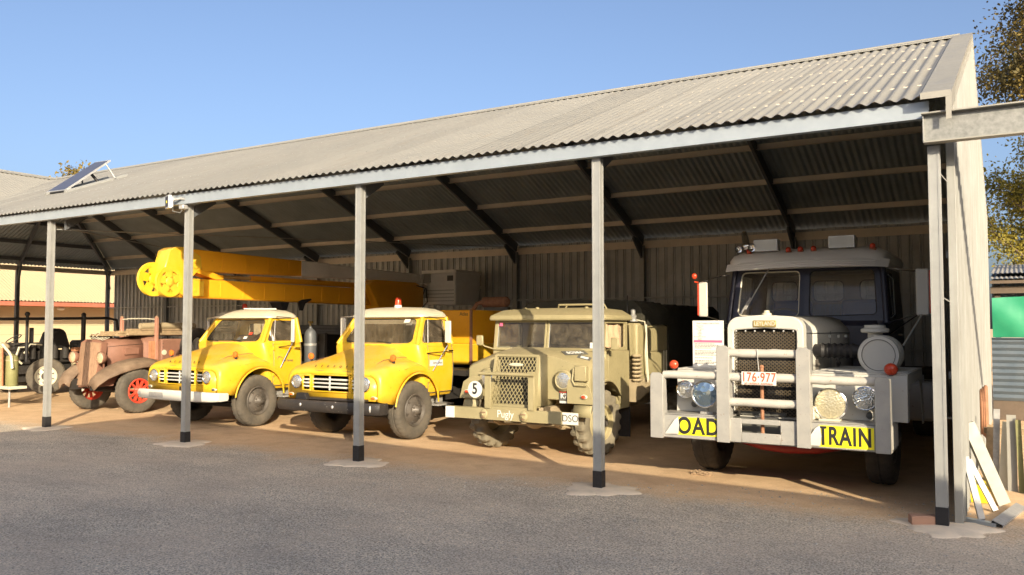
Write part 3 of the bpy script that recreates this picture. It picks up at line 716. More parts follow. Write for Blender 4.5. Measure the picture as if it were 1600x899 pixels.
    part('dashboard',MB().box(X(-.76),X(.76),Y(2.24),Y(2.4),1.24,1.37),M['yellow'],root,bevel=.02)
    c=V((X(.33),Y(2.56),1.42));sw=part('steering_wheel',MB().tube([c+V((.17*math.cos(a),.17*math.sin(a)*.55,.17*math.sin(a)*.8)) for a in[2*PI*k/24 for k in range(24)]],.010,6,closed=True),M['blk'],root)
    part('spokes',MB().tube([c+V((-.17,0,0)),c,c+V((.17,0,0))],.006,5),M['blk'],sw)
    part('steering_column',MB().tube([c,c+V((0,-.2,-.3))],.014,6),M['blk'],sw)
    for s,l in((-1,.32),(1,.3)):
        part('wiper',MB().tube([(X(s*.30),Y(2.155),1.40),(X(s*.30-.3),Y(2.19),1.425)],.006,5),M['blk'],root)
    # mirrors and stays
    if var==2:
        mirror(root,(X(1.03),Y(2.62),1.57),.11,.34,[[(X(.87),Y(2.3),1.25),(X(1.03),Y(2.58),1.27)],[(X(.875),Y(2.45),.98),(X(1.02),Y(2.62),1.36)],[(X(.87),Y(2.74),1.2),(X(1.03),Y(2.62),1.38)],[(X(.76),Y(2.48),1.80),(X(1.0),Y(2.62),1.74)]])
        mirror(root,(X(-.98),Y(2.5),1.62),.11,.34,[[(X(-.86),Y(2.4),1.27),(X(-.98),Y(2.5),1.4),(X(-1.03),Y(2.5),1.5),(X(-1.03),Y(2.5),1.8),(X(-.75),Y(2.5),1.82)]])
        o=part('beacon_base',MB().cyl((X(.06),Y(2.62),1.945),(X(.06),Y(2.62),1.99),.062,.055,20),M['textwht'],root)
        part('beacon_lens',MB().lathe([(1.99,.0),(1.991,.052),(2.05,.05),(2.10,.042),(2.112,.03),(2.115,0)],(X(.06),Y(2.62),0),'z',20),M['amberd'],o)
        part('inspection_sticker',MB().obox((X(.42),Y(2.395),1.735),.11,.003,.065,(R(-34),0,0)),M['plate'],sc)
    else:
        mirror(root,(X(.99),Y(2.66),1.58),.075,.40,[[(X(.87),Y(2.45),1.30),(X(.98),Y(2.66),1.33),(X(.87),Y(2.75),1.27)],[(X(.875),Y(2.5),.95),(X(.98),Y(2.66),1.36)],[(X(.76),Y(2.5),1.82),(X(.95),Y(2.66),1.80)]])
        mirror(root,(X(-.98),Y(2.5),1.60),.075,.3,[[(X(-.86),Y(2.4),1.27),(X(-1.0),Y(2.5),1.35),(X(-1.0),Y(2.5),1.8),(X(-.75),Y(2.5),1.82)]])
        o=part('beacon_base',MB().cyl((X(-.35),Y(2.78),1.93),(X(-.35),Y(2.78),1.975),.05,.045,20),M['blk'],root)
        part('beacon_lens',MB().lathe([(1.975,.0),(1.976,.045),(2.03,.045),(2.06,.03),(2.068,0)],(X(-.35),Y(2.78),0),'z',20),M['red'],o)
        part('roof_rail',MB().tube([(X(-.1),Y(2.55),1.965),(X(.62),Y(2.62),1.955)],.014,8),M['textwht'],root)
        for px,pz,mt in((.18,1.44,'textgrey'),(.32,1.46,'plate'),(.40,1.53,'red')):part('window_sticker',MB().obox((X(px),Y(2.17+(pz-1.375)*.68-.012),pz),.08,.003,.05,(R(-34),0,0)),M[mt],sc)
    # axle, wheels, chassis
    chassis(root,X(0),Y(1.25),Y(8.2) if var==1 else Y(6.6),.55,.38)
    part('front_axle',MB().tube([(X(-.72),Y(ax),.40),(X(-.5),Y(ax),.33),(X(.5),Y(ax),.33),(X(.72),Y(ax),.40)],.045,8),M['dark'],root)
    part('leaf_spring',MB().box(X(-.44),X(-.37),Y(1.5),Y(2.55),.42,.46),M['dark'],root);part('leaf_spring',MB().box(X(.37),X(.44),Y(1.5),Y(2.55),.42,.46),M['dark'],root)
    part('sump',MB().box(X(-.2),X(.2),Y(1.5),Y(2.6),.38,.7),M['dark'],root,bevel=.05)
    r=.425
    for s in(-1,1):
        wheel(root,X(s*.775),Y(ax),r,r,.23,s,'dish','tyred','rimgrey')
        for yy in((5.4,) if var==2 else(6.6,)):wheel(root,X(s*.78),Y(yy),r,r,.23,s,'disc','tyre','rimgrey')
    return root,X,Y
r2,X2,Y2=yellow_truck(-7.92,0,'yellow bonneted truck with a black tubular bumper, beside the khaki army truck','darkwear',2)
# service body of the second truck
mb=MB().box(X2(-1.05),X2(.62),3.85,6.8,1.36,1.93);b=part('service_body',mb,M['shadeyellow'],r2,bevel=.02)
part('service_body_lit_band',MB().prism([(3.86,1.06),(3.95,1.0),(6.7,1.0),(6.8,1.06),(6.8,1.357),(3.86,1.357)],'x',X2(-1.04),X2(.61)),M['yellow'],r2,bevel=.01)  # brighter yellow lower band stands in for sun reaching below the eave shadow
text('body_badge','Atlas',.085,(X2(.48),3.846,1.86),FRONT,M['textblk'],r2)
for k in range(7):part('rivet',MB().ell((X2(-.1),3.845,1.1+k*.11),.008,.005,.008,8,4),M['brown'],b)
part('service_body_edge',MB().box(X2(.605),X2(.64),3.835,3.875,1.0,1.94),M['brown'],r2)
part('deck',MB().box(X2(-1.05),X2(.9),3.3,7,.86,.95),M['dark'],r2)
part('body_wing',MB().box(X2(.70),X2(1.0),4.6,5.9,.98,1.28),M['yellow'],r2,bevel=.02)
mb=MB().lathe([(-.36,0),(-.35,.07),(-.33,.095),(.15,.095),(.19,.06),(.2,0)],(X2(.50),4.95,2.09),'x',20)
mu=part('silencer',mb,M['rust'],r2);part('silencer_pipe',MB().tube([(X2(.2),4.9,2.09),(X2(.08),4.85,2.06),(X2(.02),4.8,1.93)],.04,10),M['rust'],mu)
part('silencer_bracket',MB().box(X2(.2),X2(.7),4.9,5.0,1.935,1.995),M['textgrey'],mu)
r1,X1,Y1=yellow_truck(-11.12,-.08,'yellow bonneted truck with a pale bumper and yellow boom lift over its cab','white',1)
# ---- boom of the first truck
part('deck',MB().box(X1(-1.0),X1(1.0),3.25,8.6,.84,.93),M['dark'],r1)
bl=part('turret',MB().cyl((X1(.05),6.6,.93),(X1(.05),6.6,1.25),.42,.36,24).loft([rrect(.32,6.2,7.1,1.25,.05,X1(.05)),rrect(.26,5.7,7.2,2.0,.05,X1(.05)),rrect(.26,5.3,7.2,2.5,.05,X1(.05)),rrect(.2,5.6,7.0,2.62,.05,X1(.05))]),M['shadeyellow'],r1)
part('turret_hoses',MB().tube([(X1(.33),6.9,2.55),(X1(.36),7.2,2.5),(X1(.36),7.25,2.2),(X1(.33),7.0,2.0)],.012,6),M['blk'],bl)
def boxbeam(a,b,ha,hb,w,nm,mat,ribs=0,rib0=0):
    a=V(a);b=V(b);mb=MB()
    ring=lambda p,h:[V((p.x-w/2,p.y,p.z-h/2)),V((p.x+w/2,p.y,p.z-h/2)),V((p.x+w/2,p.y,p.z+h/2)),V((p.x-w/2,p.y,p.z+h/2))]
    o=part(nm,mb.loft([ring(a,ha),ring(b,hb)],smooth=False),M[mat],bl,bevel=.015)
    for i in range(ribs):
        t=(i+.7+rib0)/(ribs+rib0+.3);p=a.lerp(b,t);h=ha+(hb-ha)*t
        part('boom_stiffener',MB().box(p.x+w/2-.001,p.x+w/2+.008,p.y-.02,p.y+.02,p.z-h*.4,p.z+h*.4),M[mat],o)
    return o
bx=X1(.0)
M['fibre']=paint('cream_fibreglass',(.88,.86,.80),.45,.2)
boxbeam((bx,.95,2.28),(bx,6.4,2.26),.31,.34,.26,'lower_boom','shadeyellow',11)
boxbeam((bx,.95,2.735),(bx,3.62,2.745),.38,.285,.26,'upper_boom','shadeyellow',4,1)
boxbeam((bx,3.621,2.745),(bx,7.6,2.73),.275,.19,.22,'fibreglass_boom','fibre')
boxbeam((bx,3.625,2.745),(bx,4.35,2.745),.295,.285,.27,'boom_joint_sleeve','fibre')
part('hydraulic_cylinder',MB().cyl((bx+.02,2.5,2.50),(bx+.02,5.6,2.50),.052,.052,16),M['shadeyellow'],bl)
part('cylinder_rod',MB().cyl((bx+.02,1.7,2.50),(bx+.02,2.49,2.50),.03,.03,12),M['brass'],bl)
part('cylinder_lug',MB().prism([(1.15,2.56),(1.55,2.56),(1.82,2.50),(1.80,2.45),(1.65,2.44),(1.4,2.50)],'x',bx-.1,bx+.14),M['shadeyellow'],bl)
# knuckle at the front
part('knuckle_plate',MB().prism([(.62,2.36),(.66,2.6),(.74,2.87),(.86,2.93),(1.06,2.94),(1.34,2.80),(1.36,2.62),(1.06,2.35),(1.02,2.2),(.9,2.12),(.7,2.14)],'x',bx-.15,bx+.15),M['yellow'],bl,bevel=.012)
part('knuckle_cheek',MB().prism([(.86,2.33),(.95,2.43),(1.38,2.40),(1.38,2.15),(1.0,2.13),(.88,2.2)],'x',bx+.151,bx+.185),M['yellow'],bl,bevel=.008)
def sheave(cy,cz,x,r):
    mb=MB();N=40
    mb.lathe([(-.02,r*.72),(-.03,r),(-.005,r*.94),(.02,r),(.015,r*.72)],(x,cy,cz),'x',N)
    mb.lathe([(-.015,0),(-.02,r*.3),(.02,r*.3),(.035,r*.22),(.036,0)],(x,cy,cz),'x',24)
    for k in range(5):
        a=2*PI*k/5+.4;mb.beam((x,cy+math.cos(a)*r*.25,cz+math.sin(a)*r*.25),(x,cy+math.cos(a)*r*.8,cz+math.sin(a)*r*.8),r*.5,.02,(1,0,0))
    return mb
part('sheave',sheave(.60,2.40,bx-.06,.27),M['yellow'],bl);part('sheave',sheave(.72,2.36,bx+.175,.24),M['yellow'],bl)
for yy,zz in((.98,2.36),(1.05,2.8),(1.2,2.24),(1.22,2.72)):part('pivot_pin',MB().cyl((bx+.15,yy,zz),(bx+.20,yy,zz),.03,.026,12),M['yellow'],bl)
part('boom_rest',MB().prism([(3.55,1.95),(3.62,1.95),(3.68,2.08),(3.85,2.16),(3.82,2.18),(3.6,2.15),(3.5,2.1)],'x',bx+.15,bx+.18),M['blk'],bl)
part('boom_rest',MB().prism([(3.2,1.95),(3.27,1.95),(3.33,2.1),(3.1,2.1)],'x',bx-.15,bx+.12),M['blk'],bl)
# bucket
bk=part('bucket',MB().loft([rrect(.42,7.65,8.6,2.15,.05,bx+.42),rrect(.45,7.6,8.65,2.55,.05,bx+.42),rrect(.45,7.6,8.65,2.86,.05,bx+.42)]),M['fibre'],bl)
part('bucket_rim',MB().loft([rrect(.49,7.56,8.69,2.861,.06,bx+.42),rrect(.49,7.56,8.69,2.93,.06,bx+.42)]),M['fibre'],bk)
part('bucket_band',MB().loft([rrect(.47,7.58,8.67,2.53,.06,bx+.42),rrect(.47,7.58,8.67,2.60,.06,bx+.42)]),M['fibre'],bk)
for z in(2.22,2.30,2.38,2.46):part('bucket_rib',MB().box(bx+.0,bx+.84,7.585,7.60,z,z+.02),M['white'],bk)
part('bucket_vent',MB().box(bx+.66,bx+.82,7.588,7.599,2.68,2.80),M['textgrey'],bk)
part('bucket_bracket',MB().prism([(7.3,2.62),(7.6,2.66),(7.6,2.86),(7.35,2.84)],'x',bx-.14,bx+.2).prism([(7.3,2.3),(7.56,2.3),(7.58,2.58),(7.42,2.62)],'x',bx-.05,bx+.12),M['whitew'],bk)
for k in range(4):
    a=k*1.3;part('hose',MB().tube([(bx-.1+.05*k,7.42,2.58),(bx-.16-.04*k,7.38,2.4),(bx-.1+.1*math.sin(a),7.36,2.24+.03*k),(bx+.1,7.4,2.3),(bx+.14,7.45,2.5)],.009,6),M['blk'],bk)
t=thing('gas_cylinder','dark gas cylinder standing upright behind the cab of the leftmost yellow truck','cylinder',(-10.62,3.5,.93))
mb=MB().lathe([(.93,0),(.93,.1),(.95,.112),(1.48,.112),(1.55,.1),(1.60,.06),(1.62,.03),(1.66,.03),(1.665,0)],(-10.62,3.5,0),'z',24);part('cylinder_body',mb,M['steel_dk'],t)
part('valve',MB().cyl((-10.62,3.5,1.66),(-10.62,3.5,1.74),.018,.018,8).cyl((-10.67,3.5,1.73),(-10.57,3.5,1.73),.02,.02,8),M['brass'],t)
part('clamp_band',MB().lathe([(1.3,.113),(1.3,.118),(1.34,.118),(1.34,.113)],(-10.62,3.5,0),'z',24),M['zinc'],t)
# ------------------------------------------------------------------ white road train prime mover
ly=thing('prime_mover','big white bonneted prime mover with bull bar and yellow ROAD TRAIN signs','truck',(-1.62,1.75,0))
# bumper
BY=.56
mb=MB().prism([(-2.79,.53),(-2.05,.50),(-1.30,.50),(-.49,.52),(-.49,.71),(-1.22,.745),(-2.05,.745),(-2.62,.735),(-2.79,.73)],'y',BY,BY+.012)
mbx=MB()
# front plate with a slot
def plate_with_slot(mb,x0,x1,z0,z1,sx0,sx1,sz0,sz1,y0,y1):
    mb.box(x0,sx0,y0,y1,z0,z1);mb.box(sx1,x1,y0,y1,z0,z1);mb.box(sx0+.0005,sx1-.0005,y0,y1,z0,sz0);mb.box(sx0+.0005,sx1-.0005,y0,y1,sz1,z1)
plate_with_slot(mbx,-2.79,-.47,.50,.735,-1.84,-1.46,.60,.685,BY,BY+.02)
mbx.box(-2.79,-.47,BY+.021,BY+.42,.49,.505);mbx.box(-2.72,-1.96,BY+.021,BY+.36,.735,.747);mbx.box(-1.26,-.47,BY+.021,BY+.40,.735,.747)
mbx.box(-.482,-.468,BY+.021,BY+.5,.506,.74);mbx.box(-2.79,-2.776,BY+.021,BY+.36,.506,.734)
bp=part('bumper',mbx,M['bar'],ly,bevel=.004)
part('bumper_back',MB().box(-2.0,-1.3,BY+.2,BY+.22,.51,.73),M['textgrey'],bp)
for k in range(16):part('tread_plate_rib',MB().box(-.467,-.462,BY+.04+k*.026,BY+.052+k*.026,.52,.73),M['whitew'],bp)
# uprights
def upr(x0,x1,z1,tw=.0,d=.17):
    mb=MB().prism([(x0,.49),(x1,.49),(x1-tw,z1-.03),(x1-tw-.03,z1),(x0+.02,z1),(x0,z1-.03)],'y',BY-.035,BY-.021)
    mb.prism([(BY-.0205,.49),(BY+d*.7,.52),(BY+d*.4,z1-.02),(BY-.0205,z1-.02)],'x',x1-.014-tw*.0,x1-.001)
    mb.prism([(BY-.0205,.49),(BY+d*.7,.52),(BY+d*.4,z1-.02),(BY-.0205,z1-.02)],'x',x0+.001,x0+.014)
    return part('bull_bar_upright',mb,M['bar'],ly,bevel=.004)
upr(-2.79,-2.65,1.17,0);upr(-2.08,-1.95,1.46);upr(-1.30,-1.17,1.45);upr(-.60,-.47,1.19)
for x0,x1,z in((-1.96,-1.29,1.385),(-1.96,-1.29,1.145),(-1.96,-1.29,.895),(-2.66,-2.07,1.15),(-1.18,-.58,1.14)):
    mb=MB();N=9
    mb.tube([(x0+(x1-x0)*i/N,BY+.03+random.uniform(-.003,.003),z+random.uniform(-.003,.003)) for i in range(N+1)],[.043+random.uniform(-.003,.002) for i in range(N+1)],16)
    part('bull_bar_tube',mb,M['whitew'],ly)
# road train panels
def sign(x0,x1,z0,z1,words,cx,sz,fold):
    o=part('road_train_sign',MB().box(x0,x1,BY-.006,BY-.001,z0,z1),M['ygn'],ly)
    text('sign_lettering',words,sz,(cx,BY-.0085,(z0+z1)/2-.002),FRONT,M['textblk'],o,sx=.80 if words=='OAD' else .66,bold=.006,space=1.12)
    part('torn_flap',MB().add([(x0-.14,BY-.012,z0+.0),(x0+.015,BY-.03,z0+.01),(x0+.03,BY-.045,z0+.10),(x0+.01,BY-.02,z1),(x0-.03,BY-.03,z1-.03)],[(0,1,2),(0,2,4),(2,3,4)]),M['plate'],o)
    return o
sign(-2.50,-2.08,.535,.715,'OAD',-2.285,.235,1)
o=sign(-1.10,-.615,.515,.715,'RAIN',-.825,.235,1)
part('sign_lettering',MB().box(-1.095,-1.03,BY-.0085,BY-.0065,.685,.708).box(-1.078,-1.050,BY-.0085,BY-.0065,.53,.6845),M['textblk'],o)
part('road_train_sign',MB().prism([(-1.20,.60),(-1.101,.66),(-1.101,.56)],'y',BY-.006,BY-.001),M['ygn'],o)
# number plate
o=part('number_plate',MB().box(-1.825,-1.485,BY-.035,BY-.03,1.075,1.205),M['plate'],ly,bevel=.002)
text('plate_number','176·977',.128,(-1.655,BY-.037,1.148),FRONT,M['textred'],o,sx=.74,bold=.001,space=1.1)
text('plate_legend','NT OUTBACK AUSTRALIA',.026,(-1.655,BY-.037,1.088),FRONT,M['textred'],o,sx=.9)
part('rusty_rod',MB().tube([(-1.655,BY+.09,.56),(-1.655,BY+.09,1.24)],.018,8).ell((-1.655,BY+.09,1.25),.024,.024,.02,10,6),M['rust'],ly)
part('wire',MB().tube([(-1.67,BY-.02,1.43),(-1.665,BY-.022,1.33),(-1.655,BY-.02,1.21)],.004,5),M['zinc'],ly)
part('cable_bracket',MB().box(-1.9,-1.45,.75,.8,.76,.79).box(-1.72,-1.60,.73,.749,.755,.80),M['textgrey'],ly)
# grille shell
gx0,gx1,gz0,gz1,gy=-2.13,-1.34,.68,1.775,1.08
def arch(x0,x1,z0,z1,r,k=6):
    p=[(x0,z0),(x1,z0)]
    for i in range(k+1):
        a=R(90*i/k);p.append((x1-r+r*math.cos(a),z1-r+r*math.sin(a)))
    p.append(((x0+x1)/2,z1+.02))
    for i in range(k+1):
        a=R(90+90*i/k);p.append((x0+r+r*math.cos(a),z1-r+r*math.sin(a)))
    return p
oo=arch(gx0,gx1,gz0,gz1-.02,.13);ii=arch(gx0+.07,gx1-.07,gz0+.03,gz1-.16,.03)
n=len(oo);vs=[(x,gy,z) for x,z in oo]+[(x,gy,z) for x,z in ii]+[(x,gy+.16,z) for x,z in oo]+[(x,gy+.16,z) for x,z in ii]
fs=[]
for i in range(n):
    j=(i+1)%n;fs+=[(i,j,n+j,n+i),(2*n+j,2*n+i,3*n+i,3*n+j),(i,j,2*n+j,2*n+i),(n+j,n+i,3*n+i,3*n+j)]
sh=part('grille_shell',MB().add(vs,fs),M['white'],ly,bevel=.012,seg=2)
part('radiator_core',MB().box(gx0+.07,gx1-.07,gy+.13,gy+.15,gz0+.02,gz1-.15),M['blk'],ly)
gw=gx1-gx0-.14;gh=gz1-gz0-.2
for z0,hh in((gz0+.04,.27),(gz0+.345,.27),(gz0+.65,.265)):
    part('grille_mesh',lattice(gw,hh,.042,.036,.008,lambda u,v,d:(gx0+.07+u,gy+.03,z0+v)),M['bronze'] if 'bronze' in M else M.setdefault('bronze',paint('dusty_bronze_mesh',(.12,.095,.06),.5,.3,metal=.3)),ly)
for i in range(7):
    for z in(gz1-.172,):part('shell_bolt',MB().ell((gx0+.10+i*(gw-.06)/6,gy-.004,z),.010,.006,.010,8,6),M['silver'],sh)
for i in range(8):
    for x in(gx0+.052,gx1-.052):part('shell_bolt',MB().ell((x,gy-.003,gz0+.1+i*.12),.008,.005,.008,8,6),M['silver'],sh)
o=part('name_badge',MB().box(-1.85,-1.61,gy-.014,gy-.001,1.645,1.715),M['brass'],sh,bevel=.006)
text('badge_lettering','LEYLAND',.062,(-1.73,gy-.016,1.68),FRONT,M['cream'],o,sx=.82,bold=.001)
part('radiator_cap',MB().lathe([(1.77,.05),(1.79,.05),(1.80,.03),(1.82,.03),(1.825,0)],(-1.73,gy+.09,0),'z',16),M['cream'],sh)
# bonnet
mb=MB()
def hs(y,dx=0,dz=0):
    x0,x1=gx0+.01-dx,gx1-.01+dx;t=1.76+dz;
    return [V(p) for p in((x0,y,1.14),(x0,y,1.60),(x0+.03,y,1.65),(x0+.12,y,t-.055),(x0+.24,y,t-.015),((x0+x1)/2,y,t),(x1-.24,y,t-.015),(x1-.12,y,t-.055),(x1-.03,y,1.65),(x1,y,1.60),(x1,y,1.14))]
hxs=lambda y:gx1-.01+interp(y,[1.24,1.5,2.0,2.44],[0,.08,.18,.27])
mb.loft([hs(gy+.161),hs(1.5,.08),hs(2.0,.18,.01),hs(2.44,.27,.02)],closed=False,c0=False,c1=False)
bn=part('bonnet',mb,M['white'],ly);mm=bn.modifiers.new('s','SOLIDIFY');mm.thickness=.01
part('bonnet_seam',MB().tube([(gx1-.008,gy+.17,1.58),(hxs(1.5)+.002,1.5,1.58),(hxs(2)+.002,2,1.58),(hxs(2.43)+.002,2.43,1.58)],.006,6),M['steel_dk'],bn)
part('bonnet_seam',MB().tube([(hxs(1.8)+.002,1.8,1.15),(hxs(1.8)+.002,1.8,1.60)],.004,6),M['steel_dk'],bn)
part('bonnet_underside',MB().box(gx0+.02,gx1-.02,gy+.2,2.4,.75,1.139),M['steel_dk'],ly)
text('fleet_number','259',.10,(hxs(1.62)+.008,1.62,1.37),(PI/2,0,PI/2-.2),M['textblk'],bn,sx=.82)
for yy in(1.42,1.95):
    gq=hxs(yy)
    part('bonnet_catch',MB().box(gq-.004,gq+.03,yy,yy+.03,1.16,1.3).tube([(gq+.02,yy+.015,1.3),(gq+.035,yy+.015,1.42)],.008,6).ell((gq+.03,yy,1.25),.02,.03,.02,8,6),M['rimgrey'],bn)
for yy in(1.75,2.0,2.2):part('bonnet_clip',MB().box(hxs(yy)-.005,hxs(yy)+.022,yy,yy+.04,1.53,1.56),M['white'],bn)
# guards
for s,x0,x1,xo in((-1,-2.62,-2.10,-2.62),(1,-1.26,-.36,-.36)):
    mb=MB()
    mb.box(x0,x1,.90,2.30,1.19,1.205)                    # top
    mb.prism([(.885,.748),(.90,1.19),(.89,1.19),(.865,.748)],'x',x0,x1)    # front slope
    gd=part('guard',mb,M['white'],ly,bevel=.004)
    xa,xb=(xo-.012,xo) if s>0 else(xo,xo+.012)
    mb=MB().prism([(.866,.748),(.90,1.19),(1.10,1.19),(1.02,.95),(1.0,.748)],'x',xa,xb).prism([(1.101,1.19),(2.30,1.19),(2.42,.60),(2.30,.60),(2.14,1.02),(2.05,1.09),(1.2,1.09),(1.065,1.05)],'x',xa,xb)
    part('guard_side',mb,M['white'],gd)
    mb=MB()
    for k in range(14):
        y=1.0+k*.09;mb.box(x0+.03,x1-.03,y,y+.02,1.2055,1.209)
    part('tread_plate',mb,M['white'],gd)['kind']='stuff'
    part('inner_guard',MB().box(min(x0,x1)+.03 if s<0 else x0,(min(x0,x1)+.05) if s<0 else x0+.02,.95,2.4,.6,1.18),M['dark'],gd)
# headlamps
def hl(x,z,r,y,mt,nm='headlight'):
    return lamp(ly,(x,y,z),r,nm,mt,depth=.06,bezr=.12)
hl(-2.50,.985,.085,.80,'lampglass');hl(-2.235,.955,.125,.64,'lampblue','driving_lamp');hl(-1.02,.905,.14,.70,'lampyel','driving_lamp');hl(-.72,.965,.105,.80,'lampglass')
part('driving_lamp_mount',MB().tube([(-2.235,.70,.83),(-2.235,.72,.75)],.02,8).box(-2.30,-2.17,.68,.72,.748,.77),M['zinc'],ly)
part('driving_lamp_mount',MB().tube([(-1.02,.74,.78),(-1.0,.74,.75)],.02,8).box(-1.12,-.93,.66,.76,.748,.765),M['cream'],ly)
part('winch_fitting',MB().cyl((-1.20,.70,.755),(-1.20,.70,.86),.04,.035,12).ell((-1.14,.72,.80),.05,.04,.05,10,8).cyl((-1.20,.66,.86),(-1.20,.78,.87),.02,.02,8),M['cream'],ly)
for x,z in((-2.42,.83),(-.69,.80)):
    o=part('indicator',MB().cyl((x,.85,z),(x,.875,z),.045,.045,20),M['whitew'],ly)
    part('indicator_lens',MB().ell((x,.848,z),.035,.012,.035,16,6),M['textgrey'],o)
for x,y,z,r in((-2.62,.78,1.245,.05),(-.50,.88,1.245,.062)):
    o=part('marker_stalk',MB().cyl((x,y,z-.06),(x,y,z-.03),.02,.02,8),M['blk'],ly);part('marker_lens',MB().ell((x,y,z),r,r*.8,r*.95,18,12),M['amberd'],o)
# air cleaner
ax_=(-.64,1.16,1.37)
mb=MB().lathe([(-.03,0),(-.03,.150),(-.04,.155),(-.04,.185),(-.03,.192),(.02,.192),(.03,.185),(.03,.155),(.30,.155),(.33,.14),(.33,0)],ax_,'y',44)
ac=part('air_cleaner',mb,M['white'],ly)
for d in(.085,.16,.235,.30):part('rim_band',MB().lathe([(d,.155),(d,.190),(d+.008,.196),(d+.022,.196),(d+.03,.190),(d+.03,.155)],ax_,'y',40),M['white'],ac)
part('face_groove',MB().lathe([(-.0405,.150),(-.0425,.152),(-.0405,.156)],ax_,'y',44),M['textgrey'],ac)
part('intake_neck',MB().cyl((-.70,1.38,1.53),(-.70,1.38,1.585),.07,.07,20),M['white'],ac)
part('intake_cap',MB().lathe([(1.585,.07),(1.59,.125),(1.60,.135),(1.625,.135),(1.635,.115),(1.64,.10),(1.665,.10),(1.67,0)],(-.70,1.38,0),'z',28),M['white'],ac)
mb=MB();mb.tube([(gx1+.02,1.44,1.40)]+[(gx1+.09+i*.03,1.42,1.40) for i in range(13)]+[(-.80,1.42,1.39)],[.07]+[.082 if i%2 else .066 for i in range(13)]+[.07],18)
part('air_hose',mb,M['blk'],ac)
# cab
cx0,cx1=-2.52,-.72;cc=(cx0+cx1)/2;ch=(cx1-cx0)/2
rg=[rrect(ch,2.44,4.2,z,.08,cc) for z in(.85,1.3,1.72)]
part('cab',MB().loft(rg,c1=False),M['navy'],ly)
part('cowl',MB().loft([rrect(ch-.05,2.34,2.6,1.3,.06,cc),rrect(ch-.08,2.34,2.6,1.66,.06,cc),rrect(ch-.1,2.40,2.6,1.72,.06,cc)]),M['navy'],ly)
P=lambda x,y,z:V((x,y,z))
BF0,BFm,BF1=P(cx0,2.47,1.69),P(cc,2.41,1.665),P(cx1,2.47,1.69);TF0,TFm,TF1=P(cx0+.05,2.60,2.35),P(cc,2.55,2.35),P(cx1-.05,2.60,2.35)
for nm,q in(('windscreen_frame',(BF0,BFm,TFm,TF0)),('windscreen_frame',(BFm,BF1,TF1,TFm))):
    mb=MB();left=q[0] is BF0
    lp=framed(mb,q,(.09,.055,.10,.03) if left else(.055,.09,.10,.03),.06,.03)
    f=part(nm,mb,M['navy'],ly);part('windscreen',pane(lp),M['glass'],f);part('rubber_seal',seal(lp,.014),M['cream'] if left else M['blk'],f)
for s,x in((-1,cx0),(1,cx1)):
    q=[P(x,2.47,1.69),P(x,4.1,1.69),P(x-s*.05,4.1,2.35),P(x-s*.05,2.60,2.35)]
    if s<0:q=[q[1],q[0],q[3],q[2]]
    mb=MB();lp=framed(mb,q,(.16,.75,.06,.05) if s>0 else(.75,.16,.06,.05),.06,.03)
    f=part('door_window_frame',mb,M['navy'],ly);part('door_glass',pane(lp),M['glass'],f);part('rubber_seal',seal(lp,.010),M['blk'],f)
    part('quarter_light_bar',MB().tube([(x,2.85,1.76),(x-s*.04,2.90,2.30)],.014,6),M['blk'],f)
    part('pillar',MB().tube([(x,2.47,1.69),(x-s*.05,2.60,2.35)],.035,10),M['navy'],ly)
    part('door_seam',MB().tube([(x+s*.002,2.62,.9),(x+s*.002,2.62,1.68)],.005,5).tube([(x+s*.002,3.6,.9),(x+s*.002,3.6,1.68)],.005,5),M['blk'],ly) if 0 else None
    part('door_handle',MB().tube([(x+s*.01,3.4,1.55),(x+s*.04,3.4,1.55),(x+s*.04,3.52,1.55),(x+s*.01,3.52,1.55)],.01,6),M['chrome'],ly)
    part('grab_handle',MB().tube([(x+s*.01,2.72,1.75),(x+s*.05,2.73,1.8),(x+s*.03,2.75,2.2),(x-s*.02,2.75,2.25)],.011,6),M['chrome'],ly)
# rear wall of the cab with three small windows
zb0,zb1=1.69,2.35;yb=4.1
for x0,x1 in((cx0+.03,cx0+.58),(cx0+.581,cx0+1.18),(cx0+1.181,cx1-.03)):
    q=[P(x1,yb,zb0),P(x0,yb,zb0),P(x0,yb,zb1),P(x1,yb,zb1)];mb=MB();lp=framed(mb,q,(.10,.10,.30,.08),.07,.02)
    f=part('rear_window_frame',mb,M['cabtan'] if 'cabtan' in M else M.setdefault('cabtan',paint('tan_cab_lining',(.36,.31,.23),.7,.2)),ly);part('rear_window',pane(lp),M['glass'],f);part('rubber_seal',seal(lp,.012),M['blk'],f)
part('cab_lining',MB().box(cx0+.03,cx1-.03,4.08,4.09,.9,1.95),M['reflblue'] if 'reflblue' in M else M.setdefault('reflblue',paint('blue_reflection_lining',(.26,.34,.44),.6,.2)),ly)  # blue-grey colour paints the windscreen's lower reflection onto the rear lining
for x in(cc-.42,cc+.45):part('seat',MB().box(x-.25,x+.25,3.3,3.8,1.2,1.4).box(x-.25,x+.25,3.7,3.85,1.4,2.0),M['blue'],ly,bevel=.05,seg=2)
part('dashboard',MB().box(cx0+.05,cx1-.05,2.56,2.8,1.5,1.66),M['blk'],ly,bevel=.02)
c=V((cc-.40,2.98,1.76));part('steering_wheel',MB().tube([c+V((.23*math.cos(a),.23*math.sin(a)*.8,.23*math.sin(a)*.5)) for a in[2*PI*k/28 for k in range(28)]],.013,6,closed=True).tube([c-V((.23,0,0)),c+V((.23,0,0))],.01,6),M['textgrey'],ly)
